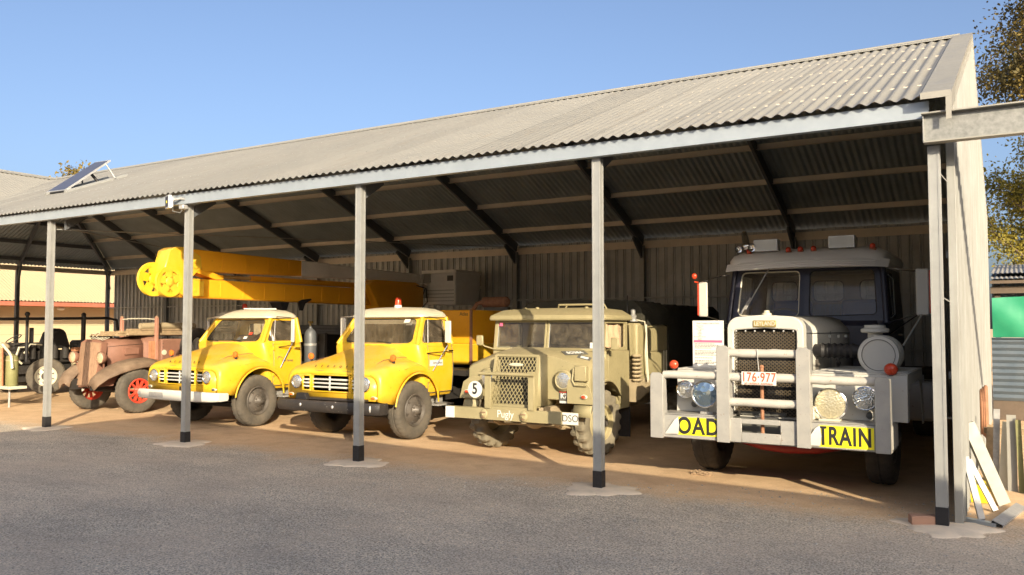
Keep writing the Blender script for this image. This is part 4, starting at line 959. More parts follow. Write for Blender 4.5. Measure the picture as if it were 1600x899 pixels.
# roof and visor
rg=[rrect(ch-.06,2.55,4.14,2.345,.1,cc),rrect(ch+.0,2.42,4.17,2.40,.16,cc,r2=.1),rrect(ch+.01,2.43,4.18,2.46,.18,cc,r2=.1),rrect(ch-.02,2.48,4.16,2.53,.2,cc,r2=.12),rrect(ch-.12,2.6,4.08,2.585,.2,cc),rrect(ch-.35,2.85,3.9,2.61,.2,cc)]
rf=part('cab_roof',MB().loft(rg),M['greyroof'],ly)
mb=MB();N=14;top=[];bot=[]
for i in range(N+1):
    t=i/N*2-1;x=cc+t*(ch+.03);y=2.29+.16*t*t*t*t
    top.append(V((x,y+.07,2.45-.03*t*t)));bot.append(V((x,y,2.345-.02*t*t)))
mb.loft([top,bot,[p+V((0,.012,-.0)) for p in bot],[p+V((0,.09,.0)) for p in top]],closed=False,c0=False,c1=False)
vz=part('sun_visor',mb,M['greyroof'],rf)
for k in(.3,.55,.8):
    part('visor_crease',MB().tube([a.lerp(b,k)-V((0,.002,0)) for a,b in zip(top,bot)][1:-1],.005,5),M['greyroof'],vz)
for x in(-2.27,-1.80,-1.66,-1.51,-.86):
    o=part('roof_marker',MB().box(x-.035,x+.035,2.50,2.58,2.52,2.565),M['rust'],rf,bevel=.008);part('marker_lens',MB().ell((x,2.50,2.575),.032,.03,.032,12,8),M['amberd'],o)
for x in(-2.06,-1.19):
    o=part('roof_lamp',MB().box(x-.145,x+.145,2.46,2.60,2.565,2.71),M['silver'],rf,bevel=.006);part('lamp_diffuser',MB().box(x-.13,x+.13,2.452,2.459,2.58,2.695),M['textwht2'] if 'textwht2' in M else M.setdefault('textwht2',paint('milky_diffuser',(.62,.63,.6),.4,.1)),o)
for (x,z,r) in((-2.38,2.60,.045),(-2.22,2.61,.05)):
    part('air_horn',MB().lathe([(0,r),(.03,r*.75),(.12,r*.4),(.35,r*.3),(.36,0)],(x,2.44,z),'y',20).lathe([(.001,r*.9),(.02,r*.5),(.03,0)],(x,2.44,z),'y',16),M['chrome'],rf)
part('spot_lamp',MB().cyl((-2.30,2.50,2.65),(-2.36,2.62,2.82),.045,.035,14).ell((-2.30,2.48,2.64),.05,.03,.05,14,8),M['chrome'],rf)
# wipers
part('wiper',MB().tube([(-2.30,2.42,1.86),(-2.02,2.48,2.36)],.009,6).tube([(-2.36,2.41,1.80),(-2.24,2.43,2.0)],.013,6),M['zinc'],ly)
# mirrors
mirror(ly,(-2.74,2.15,1.98),.11,.42,[[(-2.52,2.5,2.30),(-2.62,2.3,2.26),(-2.75,2.15,2.20)],[(-2.5,2.44,1.66),(-2.62,2.3,1.74),(-2.73,2.15,1.78)],[(-2.5,2.44,1.60),(-2.66,2.2,1.72)]],mat='white',edge=-1)
part('mirror_marker',MB().ell((-2.85,2.15,2.27),.035,.03,.04,12,8).cyl((-2.85,2.15,2.2),(-2.8,2.15,2.19),.01,.01,6),M['amberd'],ly)
mirror(ly,(-.32,2.10,2.02),.13,.50,[[(-.75,2.58,2.33),(-.5,2.3,2.27),(-.30,2.10,2.24)],[(-.74,2.5,1.68),(-.33,2.10,1.80)],[(-.74,2.7,1.55),(-.34,2.12,1.80)],[(-.5,1.9,1.45),(-.32,2.1,1.80)]],mat='white',edge=1)
# chassis, axle
chassis(ly,-1.65,.95,8.5,.66,.42)
part('front_axle',MB().tube([(-2.45,1.8,.46),(-2.2,1.72,.40),(-1.9,1.66,.34),(-1.65,1.64,.325),(-1.35,1.66,.34),(-1.05,1.72,.40),(-.8,1.8,.46)],[.05,.06,.06,.06,.06,.06,.05],10),M['redd'],ly)
for x in(-2.08,-1.22):part('leaf_spring',MB().tube([(x,1.2,.6),(x,1.5,.45),(x,1.8,.42),(x,2.1,.46),(x,2.5,.6)],.05,8),M['redd'],ly)
part('sump',MB().box(-1.9,-1.4,1.2,2.6,.42,.9),M['dark'],ly,bevel=.06)
part('fifth_wheel_deck',MB().box(-2.5,-.8,4.4,8.6,.85,.95),M['dark'],ly)
for x,s in((-.47,1),(-2.82,-1)):
    o=part('battery_box',MB().box(x-.17,x+.17,3.05,3.7,.55,1.0),M['whitew'],ly,bevel=.04,seg=2);part('strap',MB().box(x-.18,x+.18,3.3,3.34,.54,1.01),M['blk'],o);part('filler_cap',MB().cyl((x,3.2,1.0),(x,3.2,1.08),.05,.05,14),M['silver'],o)
for s,x in((-1,-2.52),(1,-.70)):
    w=wheel(ly,x,1.82,.50,.50,.26,s,'disc','tyre','rimgrey')
    for y in(6.4,7.6):wheel(ly,x,y,.50,.50,.28,s,'disc','tyre','rimgrey')
mb=MB()
for k in range(60):
    a=random.uniform(-1,1);mb.ell((-2.52+random.uniform(-.12,.12),1.33+random.uniform(-.05,.04),.008+random.uniform(0,.045)*abs(a)),.016,.016,.011,6,4)
t=solo('dirt_clod_pile',mb,M['dirtclod'] if 'dirtclod' in M else M.setdefault('dirtclod',paint('sandy_clods',(.30,.21,.13),.95,0,bmp=.3)),'small sandy heap of clods against the left front tyre of the white prime mover','soil pile',(-2.52,1.33,0))
t['kind']='stuff'
# information board
t=thing('information_board','white information board with a pink band standing on the white prime mover','sign',(-2.31,1.0,1.21))
bd=part('board',MB().box(-2.48,-2.14,.99,1.0,1.21,1.715),M['plate'],t)
M['pink'],_n,_b=newmat('pink_band');_b.inputs['Base Color'].default_value=(.62,.12,.22,1)
part('pink_band',MB().box(-2.468,-2.155,.9865,.9895,1.48,1.505),M['pink'],bd)
text('board_heading','Kenworth Road Transport Hall of Fame' if 0 else 'Road Transport Hall of Fame',.021,(-2.31,.9885,1.685),FRONT,M['textgrey'],bd,sx=1,ex=.0005)
L_=['Make of truck','Owner','Year    Leyland','Model','Engine','Gearbox','Axles','Body  Bull bar tray top','Drivers','Weight']
for i,s in enumerate(L_):
    o=text('board_line',s,.014,(-2.40,.9885,1.657-i*.0165),FRONT,M['textgrey'],bd,ex=.0004)
mb=MB()
for i in range(15):
    w=random.uniform(.15,.28);z=1.465-i*.0150
    if i in(4,9,11):continue
    x=-2.455
    while x<-2.455+w:
        l=random.uniform(.01,.03);mb.box(x,x+l,.9875,.9890,z-.003,z+.003);x+=l+.006
part('printed_lines',mb,M['textgrey'],bd)['kind']='stuff'
part('prop',MB().beam((-2.31,1.002,1.6),(-2.31,1.12,1.21),.02,.01),M['wood'],t)
# ------------------------------------------------------------------ khaki army truck
kt=thing('army_truck','khaki army truck with a mesh grille, split windscreen and number 5 disc','truck',(-4.88,1.95,0))
kx=-4.87
bm_=part('bumper',MB().box(kx-.97,kx+.93,1.10,1.13,.48,.625).box(kx-.97,kx+.93,1.131,1.18,.48,.49).box(kx-.97,kx+.93,1.131,1.18,.615,.625),M['khaki'],kt,bevel=.004)
part('white_end',MB().box(kx-.969,kx-.83,1.096,1.0995,.481,.624),M['plate'],bm_)
o=part('unit_plate',MB().box(kx+.74,kx+.95,1.092,1.0955,.488,.628),M['plate'],bm_)
text('unit_number','DSO',.115,(kx+.845,1.0905,.558),FRONT,M['textgrey'],o,sx=.95)
text('bonnet_name','Pugly',.13,(kx-.06,1.094,.56),(PI/2,0,0),M['textwht'],bm_,sx=.9,ex=.001)
# little moulded faces as tow hook covers
for x in(kx-.37,kx+.21):
    o=part('tow_hook_mask',MB().ell((x,1.085,.55),.055,.025,.065,14,10).ell((x,1.058,.545),.012,.015,.018,8,6),M['khaki'],bm_)
    part('mask_brow',MB().box(x-.04,x+.04,1.055,1.062,.572,.580).box(x-.025,x+.025,1.058,1.064,.512,.520),M['brown'],o)
# brush guard
gd=part('brush_guard',MB().box(kx-.36,kx-.27,1.08,1.098,.626,1.10).box(kx-.36,kx-.348,1.099,1.16,.5,1.10),M['khaki'],kt,bevel=.004);part('brush_guard',MB().box(kx+.27,kx+.35,1.08,1.098,.626,1.10).box(kx+.34,kx+.352,1.099,1.16,.5,1.10),M['khaki'],kt,bevel=.004);part('guard_tube',MB().cyl((kx-.44,1.07,1.06),(kx+.36,1.07,1.06),.022,.022,12),M['khaki'],gd)
part('radiator_apron',MB().box(kx-.37,kx+.32,1.12,1.14,.49,.65),M['khaki'],kt)
o=part('number_disc',MB().cyl((kx-.47,1.03,.86),(kx-.47,1.04,.86),.105,.105,32),M['plate'],kt)
text('disc_number','5',.19,(kx-.47,1.0275,.862),FRONT,M['textblk'],o,sx=.85,bold=.004)
# radiator nose
mb=MB();G=lambda y,x0,x1,z0,z1:[V((kx+x0,y,z0)),V((kx+x1,y,z0)),V((kx+x1,y,z1)),V((kx+x0,y,z1))]
# nose as open frame
n0=[V((kx-.37,1.22,.66)),V((kx+.30,1.22,.66)),V((kx+.28,1.33,1.285)),V((kx-.33,1.33,1.285))]
nb=[p+V((0,.5,.02 if p.z>1 else 0)) for p in n0];nb[2]+=V((.03,0,0));nb[3]-=V((.03,0,0))
for a,b in((0,1),(1,2),(2,3),(3,0)):
    mb.quad(n0[a],n0[b],nb[b],nb[a])
ns=part('radiator_cowl',mb,M['khaki'],kt);mm=ns.modifiers.new('s','SOLIDIFY');mm.thickness=.02
cen=sum(n0,V())/4
mb=MB()
for a,b in((0,1),(1,2),(2,3),(3,0)):
    mb.beam(n0[a],n0[b],.035,.03)
mb.beam(n0[0].lerp(n0[3],.62),n0[1].lerp(n0[2],.62),.02,.03)
part('grille_frame',mb,M['khaki'],ns)
def kp(u,v,d):
    t=v/.62;x0=n0[0].lerp(n0[3],t);x1=n0[1].lerp(n0[2],t);return x0.lerp(x1,u/.66)
part('diamond_grille',lattice(.66,.375,.055,.075,.009,kp),M['khaki'],ns);
part('diamond_grille',lattice(.66,.225,.055,.075,.009,lambda u,v,d:kp(u,v+.39,d)),M['khaki'],ns)
part('radiator_core',MB().box(kx-.33,kx+.27,1.42,1.44,.66,1.26),M['dark'],kt)
part('maker_badge',MB().ell((kx-.02,1.29,1.17),.11,.008,.022,16,6),M['cream'],ns)
# front panel + bonnet shell
def ks(y,hw,z0,z1,z2,hx):
    return [V(p) for p in((kx-hw,y,z0),(kx-hw,y,z1),(kx-hw+.06,y,z1+.04),(kx-hx,y,z2),(kx+hx,y,z2),(kx+hw-.06,y,z1+.04),(kx+hw,y,z1),(kx+hw,y,z0))]
rg=[ks(1.50,.87,.74,1.10,1.27,.42),ks(1.54,.90,.72,1.12,1.29,.42),ks(1.80,.87,.86,1.19,1.34,.44),ks(2.05,.88,.90,1.24,1.37,.5)]
fb=part('bonnet',MB().loft(rg,c1=False,smooth=False),M['khaki'],kt,bevel=.02,seg=2)
for s in(-1,1):
    x=kx+s*.56
    part('headlamp_ring',MB().lathe([(-.05,.118),(-.035,.135),(.03,.14),(.03,.1)],(x,1.49,.98),'y',30),M['khaki'],kt)
    lamp(kt,(x,1.46,.98),.10,bez='khaki',depth=.04)
    # guards: curved sheet over the wheel
    N=14;pr_=[];p2=[]
    for i in range(N+1):
        a=R(172-i*140/N);pr_.append((1.95+.52*math.cos(a),.47+.52*math.sin(a)))
    mb=MB();rings=[]
    for (xx,dz) in((.70,0),(.93,0),(.945,-.03)):
        rings.append([V((kx+s*xx,y,z+dz*1.0)) for y,z in pr_])
    mb.loft(rings,closed=False,c0=False,c1=False)
    g_=part('guard',mb,M['khaki'],kt);mm=g_.modifiers.new('s','SOLIDIFY');mm.thickness=.012
    part('guard_front',MB().prism([(kx+s*.62,.70),(kx+s*.99,.70),(kx+s*.93,.92),(kx+s*.80,1.0),(kx+s*.62,1.0)],'y',1.44,1.455),M['khaki'],g_,bevel=.004)
    o=part('indicator',MB().ell((kx+s*.86,1.43,.79),.05,.02,.03,14,8),M['cream'],kt);part('indicator_lens',MB().ell((kx+s*.86,1.42,.79),.035,.018,.022,12,6),M['amberd'],o)
def decal(x,y,z,w,h,rz,words,sz,m1='textgrey'):
    # lies on the sloping bonnet edge; slope of that face
    o=part('unit_decal',MB().obox((x,y,z),w,h,.004,(R(38),0,rz)),M[m1],fb)
    return o
mM=Euler((R(38),0,R(38))).to_matrix()
def sdecal(u,v,w,h,words,sz,rz):
    # side slope face of bonnet between hx and hw (right-hand side)
    A=V((kx+.42,1.54,1.29));B=V((kx+.77,1.54,1.16));Cc=V((kx+.5,2.05,1.37));D=V((kx+.82,2.05,1.28))
    f=lambda u,v:(A*(1-u)+B*u)*(1-v)+(Cc*(1-u)+D*u)*v
    p=f(u,v);eu=(f(u+.01,v)-f(u-.01,v)).normalized();ev=(f(u,v+.01)-f(u,v-.01));nn=eu.cross(ev).normalized();ev=nn.cross(eu)
    c,s=math.cos(rz),math.sin(rz);e1=eu*c+ev*s;e2=nn.cross(e1)
    rot=Matrix((e1,e2,nn)).transposed().to_euler()
    o=part('unit_decal',MB().obox(p+nn*.012,w,h,.004,rot),M['textgrey'],fb)
    if words:text('decal_lettering',words,sz,p+nn*.0145,rot,M['textwht'],o,sx=.95,bold=.002)
    else:part('decal_lettering',MB().obox(p+nn*.0145,w*.55,h*.5,.003,rot).obox(p+nn*.0145+e1*w*.22+e2*h*.1,w*.2,h*.3,.0032,rot),M['textwht'],o)
sdecal(.25,.52,.34,.12,'SO38A',.085,R(60));sdecal(.72,.45,.17,.12,'',.05,R(15))
o=part('tool_decal',MB().obox((kx+.56,1.484,.78),.13,.006,.17,(0,0,0)),M['textgrey'],kt);part('decal_band',MB().box(kx+.497,kx+.623,1.478,1.4805,.83,.862),M['red'],o);text('decal_number','K7',.085,(kx+.56,1.479,.785),FRONT,M['textwht'],o,bold=.002);part('decal_strip',MB().box(kx+.5,kx+.62,1.478,1.4805,.70,.725),M['plate'],o)
o=part('jerrycan_holder',MB().box(kx+.74,kx+.90,1.40,1.49,.98,1.17),M['khaki'],kt,bevel=.01);part('holder_rail',MB().tube([(kx+.72,1.43,1.14),(kx+.70,1.43,.99),(kx+.74,1.42,.93),(kx+.9,1.42,.93)],.014,6),M['khaki'],o)
# cab
kh=.83
cbm=MB().loft([rrect(.86,2.02,2.84,.56,.03,kx),rrect(.86,2.02,2.84,.9,.03,kx),rrect(kh,2.02,2.84,1.33,.03,kx)],c1=False)
# keep wheel arch: lower body starts behind the wheel
cbm=MB().prism([(2.06,1.335),(2.06,.92),(2.22,.90),(2.36,.82),(2.44,.66),(2.47,.55),(2.84,.55),(2.84,1.335)],'x',kx-.86,kx+.86)
cb=part('cab',cbm,M['khaki'],kt,bevel=.015)
for s in(-1,1):part('door',MB().prism([(2.12,1.33),(2.12,.95),(2.28,.93),(2.42,.83),(2.50,.62),(2.74,.62),(2.74,1.33)],'x',kx+s*.866-.006,kx+s*.866+.006),M['khaki'],cb,bevel=.004)
zt=1.735
mb=MB();lp=framed(mb,[V((kx-kh,2.03,1.33)),V((kx-.005,2.03,1.33)),V((kx-.005,2.09,zt)),V((kx-kh,2.09,zt))],(.055,.03,.035,.03),.015,.025)
f=part('windscreen_frame',mb,M['khaki'],kt,bevel=.003);part('windscreen',pane(lp),M['glassd'],f);part('rubber_seal',seal(lp,.006),M['steel_dk'],f)
mb=MB();lp=framed(mb,[V((kx+.005,2.03,1.33)),V((kx+kh,2.03,1.33)),V((kx+kh,2.09,zt)),V((kx+.005,2.09,zt))],(.03,.055,.035,.03),.015,.025)
f=part('windscreen_frame',mb,M['khaki'],kt,bevel=.003);part('windscreen',pane(lp),M['glassd'],f);part('rubber_seal',seal(lp,.006),M['steel_dk'],f)
part('window_sticker',MB().obox((kx+.72,2.03,1.405),.13,.004,.075,(R(-8),0,0)),M['plate'],f);part('window_sticker',MB().obox((kx-.72,2.062,1.68),.05,.004,.05,(R(-8),0,0)),M['pink'],f)
for s in(-1,1):
    x=kx+s*kh
    q=[V((x,2.05,1.335)),V((x,2.84,1.335)),V((x,2.84,zt)),V((x,2.10,zt))]
    if s<0:q=[q[1],q[0],q[3],q[2]]
    mb=MB();lp=framed(mb,q,(.06,.10,.04,.04),.02,.02);f=part('side_window_frame',mb,M['khaki'],kt,bevel=.003)
    if s>0:
        # bunched canvas curtain inside the window
        vs=[];fs=[];NU,NV=26,8
        for i in range(NU+1):
            for j in range(NV+1):
                u=i/NU;v=j/NV;vs.append((x-.05+.022*math.sin(u*22+v*3),2.12+u*.60,1.36+v*.34-.03*math.sin(u*3.1)*v))
        for i in range(NU):
            for j in range(NV):
                a=i*(NV+1)+j;fs.append((a,a+1,a+NV+2,a+NV+1))
        part('side_curtain',MB().add(vs,fs,True),M['cloth'],f)
    else: part('side_glass',pane(lp),M['glassd'],f)
rf=part('cab_roof',MB().loft([rrect(kh+.05,1.98,2.92,1.735,.06,kx),rrect(kh+.06,1.97,2.93,1.755,.07,kx),rrect(kh+.05,1.98,2.92,1.80,.08,kx),rrect(kh-.06,2.12,2.88,1.875,.1,kx),rrect(kh-.3,2.35,2.8,1.905,.1,kx)]),M['khaki'],kt)
part('roof_hatch_rail',MB().tube([(kx+.02,2.35,1.88),(kx+.06,2.30,1.945),(kx+.62,2.30,1.945),(kx+.68,2.35,1.87)],.014,8).tube([(kx+.02,2.55,1.89),(kx+.06,2.55,1.95),(kx+.62,2.55,1.95),(kx+.66,2.55,1.88)],.014,8),M['khaki'],rf)
for x in(kx-.45,kx-.25,kx+.5):part('roof_vent',MB().ell((x,2.25,1.9),.03,.03,.02,10,6),M['khaki'],rf)
mirror(kt,(kx-.98,1.92,1.46),.11,.14,[[(kx-.83,2.05,1.34),(kx-.92,1.95,1.38),(kx-.96,1.93,1.41)]],mat='khaki')
mirror(kt,(kx+1.02,2.0,1.43),.11,.16,[[(kx+.84,2.1,1.33),(kx+.98,2.0,1.39)]],mat='khaki')
part('seat',MB().box(kx-.7,kx+.7,2.45,2.8,.95,1.1).box(kx-.7,kx+.7,2.72,2.82,1.1,1.4),M['canvas'],kt,bevel=.03)
part('cab_rear_wall',MB().box(kx-.82,kx+.82,2.80,2.835,1.34,1.73),M['khakid'],kt)
# equipment behind the cab: stand pipe, pulley, spare spring coils
part('jerry_shelf',MB().prism([(2.86,1.70),(3.2,1.70),(2.90,1.25)],'x',kx+.84,kx+.87),M['khaki'],kt)
part('antenna',MB().tube([(kx+.80,2.92,1.70),(kx+.80,2.92,2.08)],.006,5),M['blk'],kt)
part('radio_mount',MB().lathe([(1.72,.07),(1.75,.07),(1.76,.04),(1.80,.05),(1.82,.03),(1.88,.035),(1.90,0)],(kx+.84,3.02,0),'z',16),M['zinc'],kt)
part('rope',MB().tube([(kx+.90,3.0,1.74),(kx+.97,3.12,1.72),(kx+.98,3.15,1.55),(kx+.97,3.14,1.3),(kx+.98,3.16,1.0),(kx+.98,3.2,.88)],.010,6),M['cream'],kt)
part('rope',MB().tube([(kx+.96,3.2,1.68),(kx+.97,3.2,1.2),(kx+.98,3.22,.9)],.012,6),M['cream'],kt)
for i in range(7):part('spring_coil',MB().tube([V((kx+.92+.05*math.cos(a),2.96+.09*math.sin(a),.92+i*.055)) for a in[2*PI*k/14 for k in range(14)]],.018,6,closed=True),M['khakid'],kt)
# tray body
tb=part('tray_body',MB().box(kx-1.0,kx+.92,2.98,4.05,.80,1.70),M['khaki'],kt,bevel=.03,seg=2)
part('tray_side_panel',MB().box(kx+.921,kx+.95,3.22,4.0,.98,1.28),M['khaki'],tb,bevel=.006);part('tray_side_panel',MB().box(kx+.921,kx+.955,3.22,4.03,1.30,1.66),M['khaki'],tb,bevel=.02)
part('tray_tail',MB().prism([(2.9,.62),(4.0,.88),(4.0,.93),(2.9,.93)],'x',kx+.80,kx+.93),M['khakid'],kt)
for yy in(3.85,3.95):part('body_strap',MB().tube([(kx+.97,yy,1.3),(kx+.97,yy,.98)],.009,6),M['cream'],tb)
def canvasbox(x0,x1,y0,y1,z0,z1,nm,par,sag=.03):
    rg=[]
    NY=16
    for i in range(NY+1):
        y=y0+(y1-y0)*i/NY;w=sag*math.sin(i*PI/2)**2
        p=[(x0,z0),(x0-.01,z0+(z1-z0)*.5),(x0+.02,z1-.12-w),(x0+.12,z1-.03-w),((x0+x1)/2,z1-w*.7),(x1-.12,z1-.03-w),(x1-.02,z1-.12-w),(x1+.01,z0+(z1-z0)*.5+.01*math.sin(i*2.1)),(x1,z0)]
        rg.append([V((a+random.uniform(-.012,.012),y,b+random.uniform(-.01,.01))) for a,b in p])
    return part(nm,MB().loft(rg),M['canvas'],par)
canvasbox(kx-1.0,kx+.94,3.1,4.1,1.68,2.04,'canvas_cover',kt)
cv=canvasbox(kx-1.0,kx+.93,4.15,6.7,.85,2.02,'rear_canvas_cover',kt)
part('tray_deck',MB().box(kx-1.0,kx+.9,4.1,6.8,.74,.84),M['dark'],kt)
part('mudflap',MB().box(kx+.55,kx+.85,2.86,2.88,.15,.6),M['blk'],kt)
chassis(kt,kx,1.25,6.6,.55,.4,'khakid')
part('front_axle',MB().cyl((kx-.7,1.95,.43),(kx+.7,1.95,.43),.05,.05,12).ell((kx-.12,1.95,.43),.16,.15,.14,16,10),M['khakid'],kt)
for s in(-1,1):part('leaf_spring',MB().tube([(kx+s*.45,1.3,.52),(kx+s*.45,1.6,.38),(kx+s*.45,2.0,.35),(kx+s*.45,2.5,.5)],.03,6),M['khakid'],kt)
part('steering_rod',MB().tube([(kx-.7,1.7,.38),(kx+.7,1.68,.38)],.018,8),M['khakid'],kt)
for s in(-1,1):
    wheel(kt,kx+s*.76,1.98,.43,.43,.24,s,'khaki','tyrek','khaki',yaw=R(-12));wheel(kt,kx+s*.76,5.2,.43,.43,.24,s,'khaki','tyrek','khaki')
# ------------------------------------------------------------------ derelict brown truck
br=thing('derelict_truck','faded brown open truck with red front wheels and a tall slatted radiator, second from left','truck',(-14.62,2.05,0))
bx_=-14.78
P0=[(-.33,1.66,.50),(.31,1.66,.52),(.31,1.80,1.36),(-.31,1.80,1.36)]
mb=MB()
for k in range(9):   # vertical shutters
    u0=k/9+.01;u1=(k+1)/9-.01
    f=lambda u,v:V((bx_+(P0[0][0]*(1-u)+P0[1][0]*u)*(1-v)+(P0[3][0]*(1-u)+P0[2][0]*u)*v,1.66+.14*v+.06*abs(u-.5)*2,.50+.87*v+(.02*math.sin(u*PI))*v))
    a,b,c,d=f(u0,.03),f(u1,.03),f(u1,.96),f(u0,.96)
    mb.add([a,b,c,d]+[p+V((.01,.03,0)) for p in(a,b,c,d)],[(0,1,2,3),(0,4,5,1),(1,5,6,2),(2,6,7,3),(3,7,4,0)])
rd=part('radiator_shutters',mb,M['wood2'] if 'wood2' in M else M.setdefault('wood2',paint('dusty_tan_brown',(.27,.165,.10),.75,.3,var=.25,scale=6)),br)
mb=MB().loft([[V((bx_-.35,1.73,.48)),V((bx_+.34,1.73,.50)),V((bx_+.34,1.87,1.34)),V((bx_+.2,1.87,1.40)),V((bx_-.2,1.87,1.40)),V((bx_-.35,1.87,1.34))],[V((bx_-.35,1.90,.50)),V((bx_+.34,1.90,.50)),V((bx_+.34,1.97,1.34)),V((bx_+.2,1.97,1.40)),V((bx_-.2,1.97,1.40)),V((bx_-.35,1.97,1.34))]],smooth=False)
part('radiator_shell',mb,M['brown'],br,bevel=.01)
def hh(y,w,zt,z0):return[V(p) for p in((bx_-w,y,z0),(bx_-w,y,zt-.13),(bx_-w+.06,y,zt-.04),(bx_-w+.18,y,zt),(bx_,y,zt+.02),(bx_+w-.18,y,zt),(bx_+w-.06,y,zt-.04),(bx_+w,y,zt-.13),(bx_+w,y,z0))]
mb=MB().loft([hh(1.975,.35,1.385,.62),hh(2.3,.37,1.41,.70),hh(2.68,.42,1.43,.75)],closed=False,c0=False,c1=False)
hd=part('bonnet',mb,M['brown'],br);mm=hd.modifiers.new('s','SOLIDIFY');mm.thickness=.01
part('bonnet_side_panel',MB().prism([(2.3,1.10),(2.6,1.11),(2.6,1.24),(2.3,1.24)],'x',bx_+.378,bx_+.42),M['brown'],hd,bevel=.004)
part('bonnet_seam',MB().tube([(bx_+.355,1.98,1.262),(bx_+.375,2.3,1.285),(bx_+.425,2.67,1.305)],.004,5),M['dark'],hd)
part('cowl',MB().loft([hh(2.69,.43,1.43,.62),hh(2.80,.52,1.46,.60),hh(2.95,.56,1.46,.60)],c0=True,c1=True),M['brown'],br)
part('bare_metal_patch',MB().box(bx_+.50,bx_+.57,2.75,2.93,.85,1.36),M['rustp'] if 'rustp' in M else M.setdefault('rustp',paint('orange_rusty_panel',(.45,.2,.10),.7,.2,var=.3,scale=8)),br)
bs=part('body_side',MB().box(bx_-.6,bx_+.62,2.96,3.7,.60,1.40),M['brown'],br,bevel=.02)
part('round_reflector',MB().cyl((bx_+.62,3.02,1.13),(bx_+.635,3.02,1.13),.055,.05,20),M['cream'],bs)
for k in range(4):part('bolt_head',MB().ell((bx_+.622,2.99,1.1+k*.07),.006,.01,.01,6,4),M['dark'],bs)
for x,y,z in((bx_+.56,2.88,1.0),(bx_-.42,2.78,1.2)):
    o=part('rack_post',MB().box(x-.03,x+.03,y-.03,y+.03,z,1.83),M['rustp2'] if 'rustp2' in M else M.setdefault('rustp2',paint('pink_brown_paint',(.40,.19,.13),.7,.3,var=.2)),br,bevel=.005)
    part('post_cap',MB().ell((x,y,1.84),.036,.036,.03,10,6),M['wood2'],o)
part('rack_rail',MB().tube([(bx_-.42,2.78,1.79),(bx_-.2,2.80,1.81),(bx_+.3,2.86,1.81),(bx_+.56,2.88,1.79)],.012,6),M['cream'],br)
for s in(-1,1):
    w0=.30;path=[(1.50,.55,.54),(1.53,.66,.66),(1.66,.80,.76),(1.85,.91,.84),(2.05,.985,.88),(2.28,1.03,.92),(2.5,1.04,.92),(2.7,1.0,.92),(2.9,.88,.92),(3.05,.70,.92),(3.1,.56,.92)]
    rings=[]
    for y,z,w in path:
        d=.10+.06*min(1,(y-1.5)*2)
        rings.append([V((bx_+.12+s*xx,y+yy,z-dz)) for xx,dz,yy in((w0,.06,.05),(w0+(w-w0)*.25,.0,.0),(w0+(w-w0)*.5,-.012,0),(w0+(w-w0)*.75,.015,.0),(w0+(w-w0)*.93,.06,.0),(w,d,0))])
    g_=part('guard',MB().loft(rings,closed=False,c0=False,c1=False),M['brownd'],br);mm=g_.modifiers.new('s','SOLIDIFY');mm.thickness=.01
    part('guard_valance',MB().prism([(1.52,.52),(1.95,.50),(2.02,.62),(2.1,.80),(2.0,.93),(1.7,.78),(1.55,.64)],'x',bx_+.12+s*.72-.006,bx_+.12+s*.72+.006) if 0 else MB().prism([(1.54,.52),(1.92,.53),(1.98,.66),(2.2,.9),(1.85,.83),(1.6,.68)],'x',bx_+.12+s*.5-.006,bx_+.12+s*.5+.006),M['brown'],g_)
    x=bx_+s*.44+.06
    o=part('headlight',MB().lathe([(0,.105),(-.01,.11),(.0,.115),(.05,.11),(.12,.07),(.15,.02),(.152,0)],(x,1.72,1.06),'y',28),M['brown'],br);part('lens',MB().lathe([(0,.103),(-.02,.07),(-.03,.02),(-.031,0)],(x,1.72,1.06),'y',24),M['lampyel'],o);part('lamp_stalk',MB().cyl((x,1.80,.96),(x-s*.08,1.86,.8),.018,.018,8),M['brown'],o)
    wheel(br,bx_+.14+s*.74,2.25,.425,.425,.20,s,'spoke','tyred','red')
    wheel(br,bx_+.14+s*.74,5.2,.425,.425,.20,s,'spoke','tyre','red')
chassis(br,bx_+.1,1.6,5.8,.55,.36,'dark');part('front_axle',MB().cyl((bx_-.5,2.25,.40),(bx_+.75,2.25,.40),.04,.04,10),M['dark'],br)
part('engine_sump',MB().box(bx_-.2,bx_+.2,1.98,2.7,.42,.9),M['dark'],br,bevel=.05)
part('deck',MB().box(bx_-.8,bx_+.85,3.75,6.0,.98,1.06),M['dark'],br)
o=part('spare_wheel',MB().lathe([(-.09,.22),(-.1,.3),(-.07,.38),(0,.40),(.07,.38),(.1,.3),(.09,.22)],(bx_+.7,3.75,1.22),'x',40),M['tyre'],br)
tb=thing('timber_bundle','long weathered planks with a rolled canvas tied on top, lying on the brown derelict truck','timber',(-14.5,2.8,1.47))
pl=[(-14.74,1.86,4.3,1.485,.11,.045),(-14.60,1.93,4.2,1.49,.12,.05),(-14.47,2.15,4.4,1.485,.11,.045),(-14.68,2.0,4.1,1.535,.10,.045),(-14.54,2.25,4.3,1.54,.12,.05),(-14.62,2.5,4.0,1.585,.13,.04),(-14.50,2.75,4.2,1.59,.08,.035),(-14.35,2.3,4.2,1.50,.08,.04)]
for x,y0,y1,z,w,h in pl:
    a=random.uniform(-.03,.03);part('plank',MB().beam((x-a,y0,z),(x+a,y1,z+random.uniform(-.01,.01)),w,h),M['wood'],tb,bevel=.004)
part('canvas_roll',MB().tube([(-14.52,2.72,1.66),(-14.51,3.0,1.665),(-14.50,3.4,1.67),(-14.5,4.0,1.66)],[.06,.068,.066,.06],14),M['khakid'],tb)
for y in(2.9,3.5):part('rope',MB().tube([(-14.78,y,1.46),(-14.7,y+.05,1.64),(-14.5,y+.1,1.745),(-14.36,y+.12,1.6),(-14.33,y+.1,1.46)],.007,5),M['cream'],tb)
